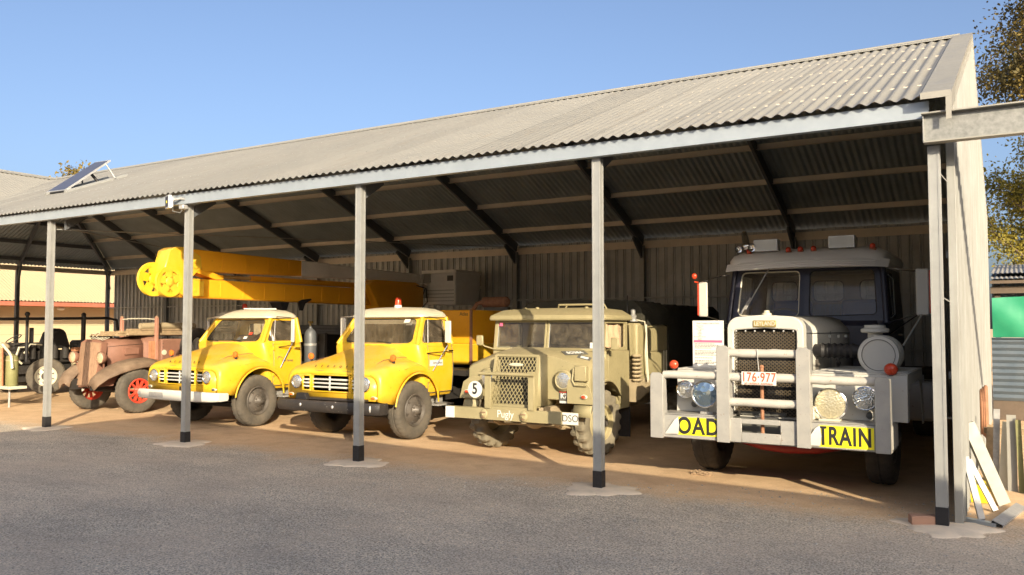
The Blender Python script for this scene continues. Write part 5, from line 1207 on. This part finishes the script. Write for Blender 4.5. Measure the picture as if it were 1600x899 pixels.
for k in range(3):part('loose_rope',MB().tube([(-14.78+k*.1,1.9,1.52),(-14.8+k*.12,1.82,1.46),(-14.7+k*.12,1.88,1.41-k*.01),(-14.62+k*.1,2.0,1.44)],.006,5),M['cream'],tb)
# ------------------------------------------------------------------ stripped chassis at the far left
ch_=thing('stripped_chassis','black stripped truck chassis with a tube hoop and bare engine, at far left','vehicle',(-20.6,4.2,0))
mb=MB();mb.tube([(-20.0,2.0,1.5),(-20.0,2.2,1.80),(-20.0,2.4,1.82),(-20.0,5.6,1.87),(-20.0,5.85,1.82),(-20.0,5.9,1.5)],.035,8);part('hoop_bar',mb,M['blk'],ch_)
for y,r,c in((3.50,.035,'blk'),(4.0,.03,'zinc'),(4.93,.055,'blk')):
    o=part('upright',MB().cyl((-20.0,y,.8),(-20.0,y,1.93),r,r,12),M[c],ch_);part('upright_cap',MB().ell((-20.0,y,1.95),.06,.06,.06,12,8),M['blk'],o)
part('seat_back',MB().prism([(4.05,1.1),(4.75,1.1),(4.6,1.55),(4.4,1.62),(4.2,1.5)],'x',-20.6,-20.2),M['blk'],ch_,bevel=.05)
part('steering_wheel',MB().tube([V((-20.3+.16*math.cos(a),3.35+.16*math.sin(a),1.35+.10*math.sin(a))) for a in[2*PI*k/20 for k in range(20)]],.012,6,closed=True),M['blk'],ch_)
part('exhaust_stack',MB().cyl((-20.2,3.72,1.2),(-20.2,3.72,1.62),.05,.05,12),M['blk'],ch_)
eng=MB().box(-20.9,-20.3,3.2,5.4,.72,1.05);eng.box(-20.8,-20.4,3.4,4.4,1.05,1.25);part('engine',eng,M['dark'],ch_,bevel=.04)
for k in range(6):
    part('engine_cylinder',MB().cyl((-20.25,3.5+k*.28,.85),(-20.25,3.5+k*.28,1.15+.04*(k%2)),.09,.08,14),M['dark'],ch_)
part('cream_pipe',MB().tube([(-20.1,3.6,1.0),(-20.05,3.5,1.15),(-20.05,3.35,1.15),(-20.1,3.3,.9),(-20.1,3.45,.75)],.025,8).tube([(-20.05,3.9,1.2),(-20.02,3.6,1.22),(-20.02,3.45,1.0)],.018,8),M['cream'],ch_)
part('rear_seat',MB().prism([(2.2,1.0),(3.1,1.0),(2.9,1.28),(2.4,1.38),(2.2,1.3)],'x',-20.9,-20.2),M['blk'],ch_,bevel=.05)
part('fuel_tank',MB().box(-20.6,-20.1,4.9,6.2,.9,1.3),M['blk'],ch_,bevel=.06)
part('wheel_cap',MB().ell((-20.1,5.5,1.38),.22,.3,.10,16,6),M['blk'],ch_)
part('red_bracket',MB().box(-20.15,-19.95,4.7,5.3,1.02,1.12),M['rustp'],ch_,bevel=.01)
o=part('headlight',MB().lathe([(0,.13),(.02,.14),(.08,.11),(.14,.04),(.142,0)],(-19.3,4.28,.73+.02),'y',24),M['cream'],ch_);part('lens',MB().lathe([(-.001,.125),(-.02,.06),(-.025,0)],(-19.3,4.28,.75),'y',24),M['lampyel'],o)
chassis(ch_,-20.6,2.6,8.5,.6,.45)
for s in(-1,1):
    wheel(ch_,-20.6+s*.78,3.9,.44,.44,.22,s,'disc','tyred','cream',yaw=R(-38));wheel(ch_,-20.6+s*.78,7.4,.44,.44,.22,s,'disc','tyre','cream')
part('dark_undertray',MB().box(-20.9,-20.3,3.0,7,.3,.6),M['dark'],ch_)
wb=solo('white_crate',MB().box(-19.9,-19.3,4.55,5.1,.02,.60),M['white'],'plain white box sitting on the ground beside the black stripped chassis','crate',(-19.6,4.8,0),bevel=.02)
# olive pump stand at the left edge
ps=thing('pump_stand','small stand carrying olive green cylinders on a cream shelf at the left edge','stand',(-17.3,1.6,0))
part('shelf',MB().box(-18.2,-16.85,1.45,1.80,.38,.44),M['cream'],ps,bevel=.006)
for x in(-16.93,-17.95):part('leg',MB().cyl((x-.2 if x>-17.5 else x,1.6,.0),(x-.2 if x>-17.5 else x,1.6,.38),.022,.022,10),M['zinc'],ps)
for x in(-17.06,-17.50):
    o=part('olive_cylinder',MB().lathe([(.44,0),(.44,.10),(.46,.115),(1.0,.115),(1.05,.1),(1.07,.05),(1.1,0)],(x,1.6,0),'z',24),M['olive'] if 'olive' in M else M.setdefault('olive',paint('olive_green_paint',(.20,.20,.08),.6,.3)),ps)
    part('cylinder_band',MB().lathe([(.95,.116),(.95,.121),(.97,.121),(.97,.116)],(x,1.6,0),'z',24),M['khakid'],o)
part('brown_post',MB().cyl((-17.27,1.5,.44),(-17.30,1.5,1.22),.05,.045,12),M['rustp'],ps)
part('hose',MB().tube([(-17.5,1.6,1.1),(-17.45,1.55,1.3),(-17.25,1.5,1.28),(-17.08,1.55,1.12),(-16.95,1.52,1.05),(-16.9,1.52,.8)],.028,8),M['cream'],ps)
part('cloth_cap',MB().ell((-17.45,1.6,1.22),.18,.14,.10,12,6),M['khakid'],ps)
# dark farm bits in the back of the shed
def drum(x,y,lab):
    t=thing('steel_drum',lab,'drum',(x,y,0),'dark drums against the rear wall')
    b=part('drum_body',MB().lathe([(0,0),(0,.28),(.01,.29),(.28,.285),(.29,.295),(.30,.285),(.57,.285),(.58,.295),(.59,.285),(.86,.29),(.87,.28),(.86,.26),(.86,0)],(x,y,0),'z',28),M['steel_dk'],t);part('bung',MB().cyl((x+.1,y,.86),(x+.1,y,.88),.03,.03,10),M['zinc'],t)
drum(-12.8,8.3,'dark steel drum against the rear wall, nearer the boom truck')
drum(-13.5,8.45,'dark steel drum standing against the rear wall, nearer the timber rack')
t=thing('pipe_rack','dark steel rack of long black pipes along the rear wall behind the yellow trucks','rack',(-15,7.6,0))
for x in(-17.2,-15.2,-13.9):part('leg',MB().box(x,x+.08,7.3,7.9,0,1.5),M['dark'],t)
for k in range(9):part('pipe',MB().cyl((-17.8,7.35+.06*(k%4),1.5+.07*(k//3)),(-13.0,7.35+.06*(k%4),1.5+.07*(k//3)),.045,.045,10),M['steel_dk'],t)
part('shelf',MB().box(-17.6,-13.2,7.3,7.9,.7,.76),M['dark'],t)
# ------------------------------------------------------------------ floodlight
fl=thing('floodlight','small square LED floodlight bracketed to the eave above the second post','floodlight',(-9.66,-.2,3.42))
h_=part('housing',MB().obox((-9.70,-.24,3.41),.17,.05,.19,(0,0,R(-22))),M['silver'],fl,bevel=.006)
m3=Euler((0,0,R(-22))).to_matrix();pp=V((-9.70,-.24,3.41))
part('glass',MB().obox(pp+m3@V((0,-.0265,0)),.135,.003,.15,(0,0,R(-22))),M['navy'],h_);part('led_chip',MB().obox(pp+m3@V((.0,-.029,0)),.035,.002,.035,(0,0,R(-22))),M['ygn'],h_)
for i in range(6):part('cooling_fin',MB().obox(pp+m3@V((-.06+.024*i,.035,0)),.004,.02,.15,(0,0,R(-22))),M['silver'],h_)
part('bracket',MB().tube([(-9.64,-.21,3.44),(-9.56,-.15,3.46),(-9.50,-.128,3.45)],.018,8),M['zinc'],fl)
part('junction_box',MB().box(-9.60,-9.50,-.15,-.06,3.31,3.375),M['silver'],fl,bevel=.008)
part('cable',MB().tube([(-9.66,-.20,3.36),(-9.66,-.2,3.28),(-9.58,-.14,3.26),(-9.53,-.11,3.33)],.008,6),M['textgrey'],fl)
# ------------------------------------------------------------------ solar panel
sp=thing('solar_panel','tilted solar panel on metal legs on the shed roof','solar panel',(-15.6,2.0,4.43))
A_=V((-16.55,1.95,4.47));B_=V((-14.90,1.95,4.90));Cv=V((.48,-.30,-.06))   # lower-left rear, upper-right rear, across
q=[A_,B_,B_+Cv,A_+Cv]
q=[V((-15.82,1.5,4.30)),V((-15.21,1.5,4.29)),V((-15.19,2.43,5.04)),V((-15.80,2.50,5.07))]
nn=(q[1]-q[0]).cross(q[2]-q[0]).normalized()
if nn.z<0:nn=-nn
mb=MB().add([p for p in q]+[p-nn*.035 for p in q],[(0,1,2,3),(7,6,5,4),(0,4,5,1),(1,5,6,2),(2,6,7,3),(3,7,4,0)])
fr=part('frame',mb,M['silver'],sp)
ce=sum(q,V())/4
M['pv'],_n,_b=newmat('solar_cells');_b.inputs['Base Color'].default_value=(.06,.07,.11,1);_b.inputs['Roughness'].default_value=.5
part('cells',MB().quad(*[ce+(p-ce)*.95+nn*.002 for p in q]),M['pv'],fr)
rp=lambda x,y:V((x,y,roofz(y)+.035))
for x in(-15.1,-15.75):part('rail',MB().beam(rp(x,1.45),rp(x,2.75),.06,.045),M['galvpost'],sp)
part('leg',MB().tube([rp(-14.95,2.40),q[2]+V((0,-.1,-.09))],.016,6),M['galvpost'],sp);part('leg',MB().tube([rp(-15.1,1.62),q[1]+V((0,.1,.03))],.02,6),M['galvpost'],sp);part('leg',MB().tube([rp(-15.75,2.2),q[3]+V((0,-.3,-.25))],.018,6),M['blk'],sp);part('leg',MB().tube([rp(-15.3,2.25),V((-15.45,2.15,4.78))],.03,6),M['blk'],sp)
part('junction_box',MB().box(-15.7,-15.2,1.5,1.62,4.262,4.285),M['blk'],sp)
# ------------------------------------------------------------------ galvanised lintel running right from the last post
lb=thing('steel_lintel','galvanised C-section lintel beam running out to the right from the last post','beam',(0,-.15,3.17))
part('web',MB().box(-.085,5.2,-.165,-.155,3.178,3.398),M['lint'] if 'lint' in M else M.setdefault('lint',paint('spangled_galvanising',(.26,.265,.25),.45,.25,(.5,.46,.4),metal=.4,var=.25,scale=25)),lb)
part('top_flange',MB().box(-.10,5.2,-.23,-.09,3.3985,3.41),M['galv'],lb);part('bottom_flange',MB().box(-.09,5.2,-.20,-.09,3.166,3.1775),M['galv'],lb);part('end_plate',MB().box(-.092,-.0855,-.20,-.10,3.178,3.398),M['galvpost'],lb)
part('far_post',MB().box(5.05,5.15,-.2,-.1,0,3.165),M['galvpost'],lb)
# ------------------------------------------------------------------ things by the right-hand wall
t=solo('clay_brick',MB().obox((-.17,-.02,.05),.21,.11,.075,(0,0,.35)),M['brk'] if 'brk' in M else M.setdefault('brk',paint('pinkish_brick',(.38,.22,.15),.9,.2,bmp=.4)),'loose clay brick lying on the concrete footing of the rightmost post','brick',(-.17,-.02,.02),bevel=.006)
def channel(a,b,w,d,up,name,label,cat,mat,group):
    a=V(a);b=V(b);dr=(b-a).normalized();u=V(up);u=(u-dr*u.dot(dr)).normalized();s=dr.cross(u)
    mb=MB()
    def slab(c0,c1,e0,e1):
        vs=[]
        for p in(a,b):
            for x,y in((c0,e0),(c1,e0),(c1,e1),(c0,e1)):vs.append(p+s*x+u*y)
        mb.add(vs,[(0,1,2,3),(7,6,5,4),(0,4,5,1),(1,5,6,2),(2,6,7,3),(3,7,4,0)])
    slab(-w/2,w/2,0,.004);slab(-w/2,-w/2+.004,-d,-.0005);slab(w/2-.004,w/2,-d,-.0005);slab(-w/2+.0045,-w/2+.02,-d,-d+.004);slab(w/2-.02,w/2-.0045,-d,-d+.004)
    return solo(name,mb,M[mat],label,cat,tuple(b),group)
channel((.125,1.12,.75),(.40,1.18,.02),.115,.04,(.5,-1,.3),'steel_channel','widest galvanised channel leaning against the cream gable wall','channel','galv','steel offcuts by the gable wall')
channel((.13,.93,.44),(.335,.84,.02),.045,.03,(.3,-1,.3),'steel_channel','shorter bright channel leaning just left of the widest one','channel','galvpost','steel offcuts by the gable wall')
channel((.125,.52,.52),(.245,.34,.03),.05,.03,(.3,-1,.2),'steel_channel','narrow dull channel leaning nearest the white corner post','channel','zinc','steel offcuts by the gable wall')
channel((.10,.34,.03),(.36,.22,.03),.06,.03,(0,0,1),'steel_angle','short dull steel angle lying on the ground crosswise','angle','beam','steel offcuts by the gable wall')
channel((.36,.20,.04),(.53,1.10,.04),.09,.035,(.4,0,1),'steel_angle','long galvanised angle lying on the ground pointing away','angle','zinc','steel offcuts by the gable wall')
mb=MB().loft([[V(p) for p in((.13,1.20,.01),(.27,1.20,.01),(.27,1.45,.01),(.13,1.45,.01))],[V(p) for p in((.115,1.17,.16),(.29,1.17,.16),(.29,1.48,.16),(.115,1.48,.16))]],smooth=False)
t=thing('yellow_tub','small yellow plastic tub on the dirt behind the leaning channels','tub',(.2,1.3,0));part('tub_body',mb,M['ytub'] if 'ytub' in M else M.setdefault('ytub',paint('yellow_plastic',(.85,.66,.02),.45,.2)),t);part('tub_rim',MB().box(.105,.30,1.16,1.49,.158,.172),M['ytub'],t,bevel=.004)
# board stack
bs_=[]
for i,(x,y,w,z,mt,tl) in enumerate([(.24,2.35,.09,.60,'wood',.04),(.31,2.22,.06,.78,'zinc',.02),(.375,2.15,.09,.66,'cream',.05),(.46,2.05,.085,.74,'galv',.0),(.54,1.98,.05,.70,'olive',-.02),(.60,1.92,.08,.76,'galvpost',.03),(.70,1.85,.09,.72,'wood',.03),(.82,1.8,.09,.8,'zinc',.02),(.95,1.8,.10,.7,'galv',.02)]):
    labs=['short weathered board leaning at the left of the upright offcuts','tall dull grey strip leaning second in the upright offcuts','cream board leaning third among the upright offcuts','wide galvanised strip leaning fourth among the upright offcuts','thin olive strip leaning fifth among the upright offcuts','bright galvanised strip leaning at the right edge of the photo','weathered board leaning beyond the right edge of the photo','dull strip leaning beyond the weathered board','last galvanised strip of the upright offcuts']
    solo('leaning_strip' ,MB().add([(x-w/2,y,0),(x+w/2,y,0),(x+w/2+tl,y+.22,z),(x-w/2+tl,y+.22,z),(x-w/2,y+.018,0),(x+w/2,y+.018,0),(x+w/2+tl,y+.238,z),(x-w/2+tl,y+.238,z)],[(0,1,2,3),(7,6,5,4),(0,4,5,1),(1,5,6,2),(2,6,7,3),(3,7,4,0)]),M[mt],labs[i],'offcut',(x,y,0),'upright offcuts on the rail')
t=thing('timber_trestle','low timber trestle holding up the leaning strips right of the gable wall','trestle',(.6,2.4,0))
part('rail',MB().box(.2,1.6,2.62,2.68,.50,.56),M['wood'],t);part('leg',MB().box(.22,.28,2.60,2.69,0,.498),M['wood'],t);part('leg',MB().box(1.5,1.56,2.60,2.69,0,.498),M['wood'],t)
t=thing('hose_coil','dark brown coil of old hose hanging low on the gable wall','hose',(.16,4.0,.5))
for k in range(3):part('coil',MB().tube([(.15+.02*k,3.9+.14*math.sin(a),.62+(.26+.02*k)*math.cos(a)) for a in[2*PI*i/24 for i in range(24)]],.022,8,closed=True),M['rust'],t)
# lean-to shed, tank wall and tarp on the right
ln=thing('lean_to','low open lean-to with a corrugated roof and dark beams, right of the gable wall','shed',(2.5,10.5,0))
mb=MB();corr(mb,.14,6,lambda s,t_,h:(s,t_,2.50+(t_-9.3)*.10+h),lambda s:9.25,lambda s:13.5);part('roof_sheet',mb,M['zinc'],ln,recalc=False)
mb=MB();corr(mb,.14,6,lambda s,t_,h:(s,t_,2.62+(t_-9.8)*.10+h),lambda s:9.8,lambda s:13.9);part('upper_roof_sheet',mb,M['zinc'],ln,recalc=False)
part('front_beam',MB().box(.14,6,9.45,9.52,2.24,2.36),M['dark2'] if 'dark2' in M else M.setdefault('dark2',paint('dark_timber_beam',(.10,.075,.055),.8,.2)),ln);part('front_fascia',MB().box(.14,6,9.30,9.33,2.41,2.465),M['dark2'],ln)
for x in(.2,3,5.8):part('post',MB().box(x,x+.09,9.55,9.64,0,2.4),M['dark2'],ln)
part('cream_back_sheet',(lambda m:(corr(m,.14,6,lambda s,t_,h:(s,10.6+h,t_),lambda s:1.9,lambda s:2.56,pit=.1,amp=.01),m)[1])(MB()),M['wallout'],ln,recalc=False)
mb=MB();N=40;vs=[];fs=[]
for i in range(N+1):
    z=.34+(1.44-.34)*i/N;d=.02*math.cos(2*PI*i/4)
    vs+=[(.14,9.42+d,z),(6,9.42+d,z)]
for i in range(N):fs.append((2*i,2*i+1,2*i+3,2*i+2))
tw=thing('water_tank_wall','blue-grey wall of horizontal corrugated iron below the green tarpaulin','fence',(3,9.42,0))
part('corrugated_sheet',MB().add(vs,fs,True),M['bluegrey'] if 'bluegrey' in M else M.setdefault('bluegrey',paint('blue_grey_zinc',(.11,.145,.18),.5,.15,metal=.3)),tw,recalc=False)
part('base_rail',MB().box(.14,6,9.45,9.55,.0,.34),M['dark2'],tw);part('top_rail',MB().box(.14,6,9.38,9.44,1.44,1.455),M['bluegrey'],tw)
M['tarp']=paint('green_tarpaulin',(.02,.25,.13),.45,.1,var=.1,bmp=.2)
vs=[];fs=[];NU,NV=40,12
for i in range(NU+1):
    for j in range(NV+1):
        u=i/NU*5.7;v=j/NV;vs.append((.16+u,9.47-.05*math.sin(v*PI)-.02*abs(math.sin(u*4.3+v*2))+.018*math.sin(u*9+v*5)+.01*math.sin(u*23),1.46+v*(.70+.02*math.sin(u*3))))
for i in range(NU):
    for j in range(NV):
        a=i*(NV+1)+j;fs.append((a,a+1,a+NV+2,a+NV+1))
solo('green_tarpaulin',MB().add(vs,fs,True),M['tarp'],'bright green tarpaulin hung between the lean-to roof and the blue-grey wall','tarpaulin',(3,9.5,1.46))
# ------------------------------------------------------------------ cream building with red gutter beyond
M['cream_roof']=paint('cream_roof_sheet',(.42,.34,.20),.6,.2,var=.06)
M['cream_wall']=paint('cream_blockwork',(.50,.42,.26),.8,.15,var=.06)
M['redfascia']=paint('red_fascia',(.42,.12,.07),.5,.2)
fb_=thing('cream_building','long cream building with a corrugated roof and red gutter beyond the left of the shed','building',(-36,15,0))
mb=MB();corr(mb,-30,50,lambda s,t_,h:(-34-t_,s,2.70+t_*.52+h),lambda s:0,lambda s:7.5,pit=.15,amp=.02,n=5);part('roof_sheet',mb,M['cream_roof'],fb_,recalc=False)
part('rear_roof',MB().quad((-41.5,-30,6.6),(-41.5,50,6.6),(-49,50,2.7),(-49,-30,2.7)),M['cream_roof'],fb_)
part('gutter',MB().box(-34.05,-33.95,-30,50,2.50,2.66),M['redfascia'],fb_)
part('soffit',MB().box(-35.5,-34.06,-30,50,2.50,2.53),M['rustp'],fb_)
w_=part('wall',MB().box(-48,-35.5,-30,50,0,2.49),M['cream_wall'],fb_)
for z in(.5,.9,1.3,1.7):part('mortar_line',MB().box(-35.499,-35.494,-30,50,z,z+.012),M['wood'],w_)
part('eave_lamp',MB().ell((-34.6,12.95,2.42),.16,.16,.08,14,8),M['plate'],fb_)
# ------------------------------------------------------------------ the shed across the yard (behind the camera) whose shadow lies on the ground
op=thing('opposite_hall','tall pale hall across the yard, behind the photographer, shading the paving','building',(15,-15,0))
part('front_wall',MB().prism([(-.8,0),(34,0),(34,3.95),(9.99,5.31),(-.8,5.92)],'y',-10.35,-10.2),M['cream'],op)
part('rear_wall',MB().box(-.8,34,-20,-19.9,0,3.9),M['cream'],op);part('side_wall',MB().box(-.8,-.7,-19.89,-10.36,0,3.9),M['cream'],op)
part('roof',MB().add([(-.8,-10.35,5.93),(34,-10.35,3.96),(34,-20,3.91),(-.8,-20,5.9)],[(0,1,2),(0,2,3)]),M['galv'],op)
part('door',MB().box(6,10,-10.195,-10.16,0,3),M['zinc'],op)
# ------------------------------------------------------------------ trees
def leafmat(name,c1,c2):
    m,nt,b=newmat(name);co=coords(nt);n=noise(nt,1.5,3,.6,co);c=mix(nt,ramp(nt,n.outputs[0],[(.3,0),(.7,1)]).outputs[0],c1,c2)
    nt.links.new(c,b.inputs['Base Color']);b.inputs['Roughness'].default_value=.7
    tr=nt.nodes.new('ShaderNodeBsdfTranslucent');nt.links.new(c,tr.inputs[0]);ms=nt.nodes.new('ShaderNodeMixShader');ms.inputs[0].default_value=.3
    out=nt.nodes['Material Output'];nt.links.new(b.outputs[0],ms.inputs[1]);nt.links.new(tr.outputs[0],ms.inputs[2]);nt.links.new(ms.outputs[0],out.inputs[0]);return m
M['leaf']=leafmat('olive_foliage',(.20,.18,.03),(.40,.33,.05));M['leafsun']=leafmat('orange_lit_foliage',(.05,.05,.018),(.27,.19,.04));M['bark']=paint('grey_bark',(.16,.12,.085),.9,.1,var=.3,scale=10,bmp=.4)  # second leaf colour has orange sunlight mixed into dark green
def tree(name,label,base,h,rad,seed,mat,nleaf,leaf=.09,crown0=.35,depth=4,lean=(0,0),spread=.75):
    rnd=random.Random(seed);t=thing(name,label,'tree',base);B=V(base);tr=MB();tips=[]
    def grow(p,d,l,r,k):
        pts=[p];n=4;q=p.copy();dd=d.copy()
        for i in range(n):
            dd=(dd+V((rnd.uniform(-.16,.16),rnd.uniform(-.16,.16),rnd.uniform(-.02,.12)))).normalized();q=q+dd*l/n;pts.append(q.copy())
            if k<=1:tips.append((q.copy(),dd.copy()))
        tr.tube(pts,[r*(1-.45*i/n) for i in range(n+1)],7 if k>2 else 4,caps=False)
        if k>0:
            for c in range(rnd.choice((2,3,3)) if k<depth else 4):
                a=rnd.uniform(0,2*PI);sp_=rnd.uniform(.45,1.0)*spread
                u=dd.orthogonal().normalized();w=dd.cross(u);nd=(dd+(u*math.cos(a)+w*math.sin(a))*sp_).normalized()
                grow(pts[rnd.choice((2,3,4,4))],nd,l*rnd.uniform(.62,.82),r*.52,k-1)
    grow(B,V((lean[0],lean[1],1)).normalized(),h*crown0,rad,depth)
    part('trunk',tr,M['bark'],t)
    lf=MB();vs=[];fs=[]
    per=max(1,nleaf//len(tips))
    for p,d in tips:
        cl=rnd.uniform(.14,.36)*h/9
        for i in range(int(per*rnd.uniform(.4,1.6))):
            c=p+V((rnd.gauss(0,cl),rnd.gauss(0,cl),rnd.gauss(0,cl*.8)))
            a=V((rnd.uniform(-1,1),rnd.uniform(-1,1),rnd.uniform(-1.2,.5))).normalized();b=a.orthogonal().normalized();b=(b*math.cos(i)+a.cross(b)*math.sin(i))
            L=leaf*rnd.uniform(.6,1.4);w=L*.28;o=len(vs);vs+=[c-a*L/2,c+b*w,c+a*L/2,c-b*w];fs.append((o,o+1,o+2,o+3))
    lf.add(vs,fs);part('crown',lf,M[mat],t,recalc=False);return t
tree('tall_tree','tall sparse olive-leaved tree rising behind the lean-to roof',(1.3,15.5,0),8.5,.20,3,'leaf',30000,.08,.30,4)
tree('tall_tree','tree with orange sunlight painted into its dark foliage, hanging over the top right corner',(3.4,10.0,0),10.0,.24,11,'leafsun',170000,.07,.42,4,lean=(-.10,-.03))
tree('bushy_tree','bushy green tree at right, lower and behind the tall sparse one',(4.2,24,0),6.5,.2,5,'leaf',18000,.16,.25,4)
tree('bushy_tree','lower bushy tree just past the rear corner of the cream gable wall',(-2,22,0),5.0,.2,8,'leaf',18000,.15,.25,4)
tree('distant_tree','golden tree top showing just above the roof valley, nearer the solar panel',(-62.6,30,0),13.2,.3,21,'leafsun',16000,.28,.33,4,spread=.5)
tree('distant_tree','smaller golden tree top above the roof, left of the bigger one',(-65.6,30,0),12.4,.3,23,'leafsun',9000,.28,.36,3,spread=.4)
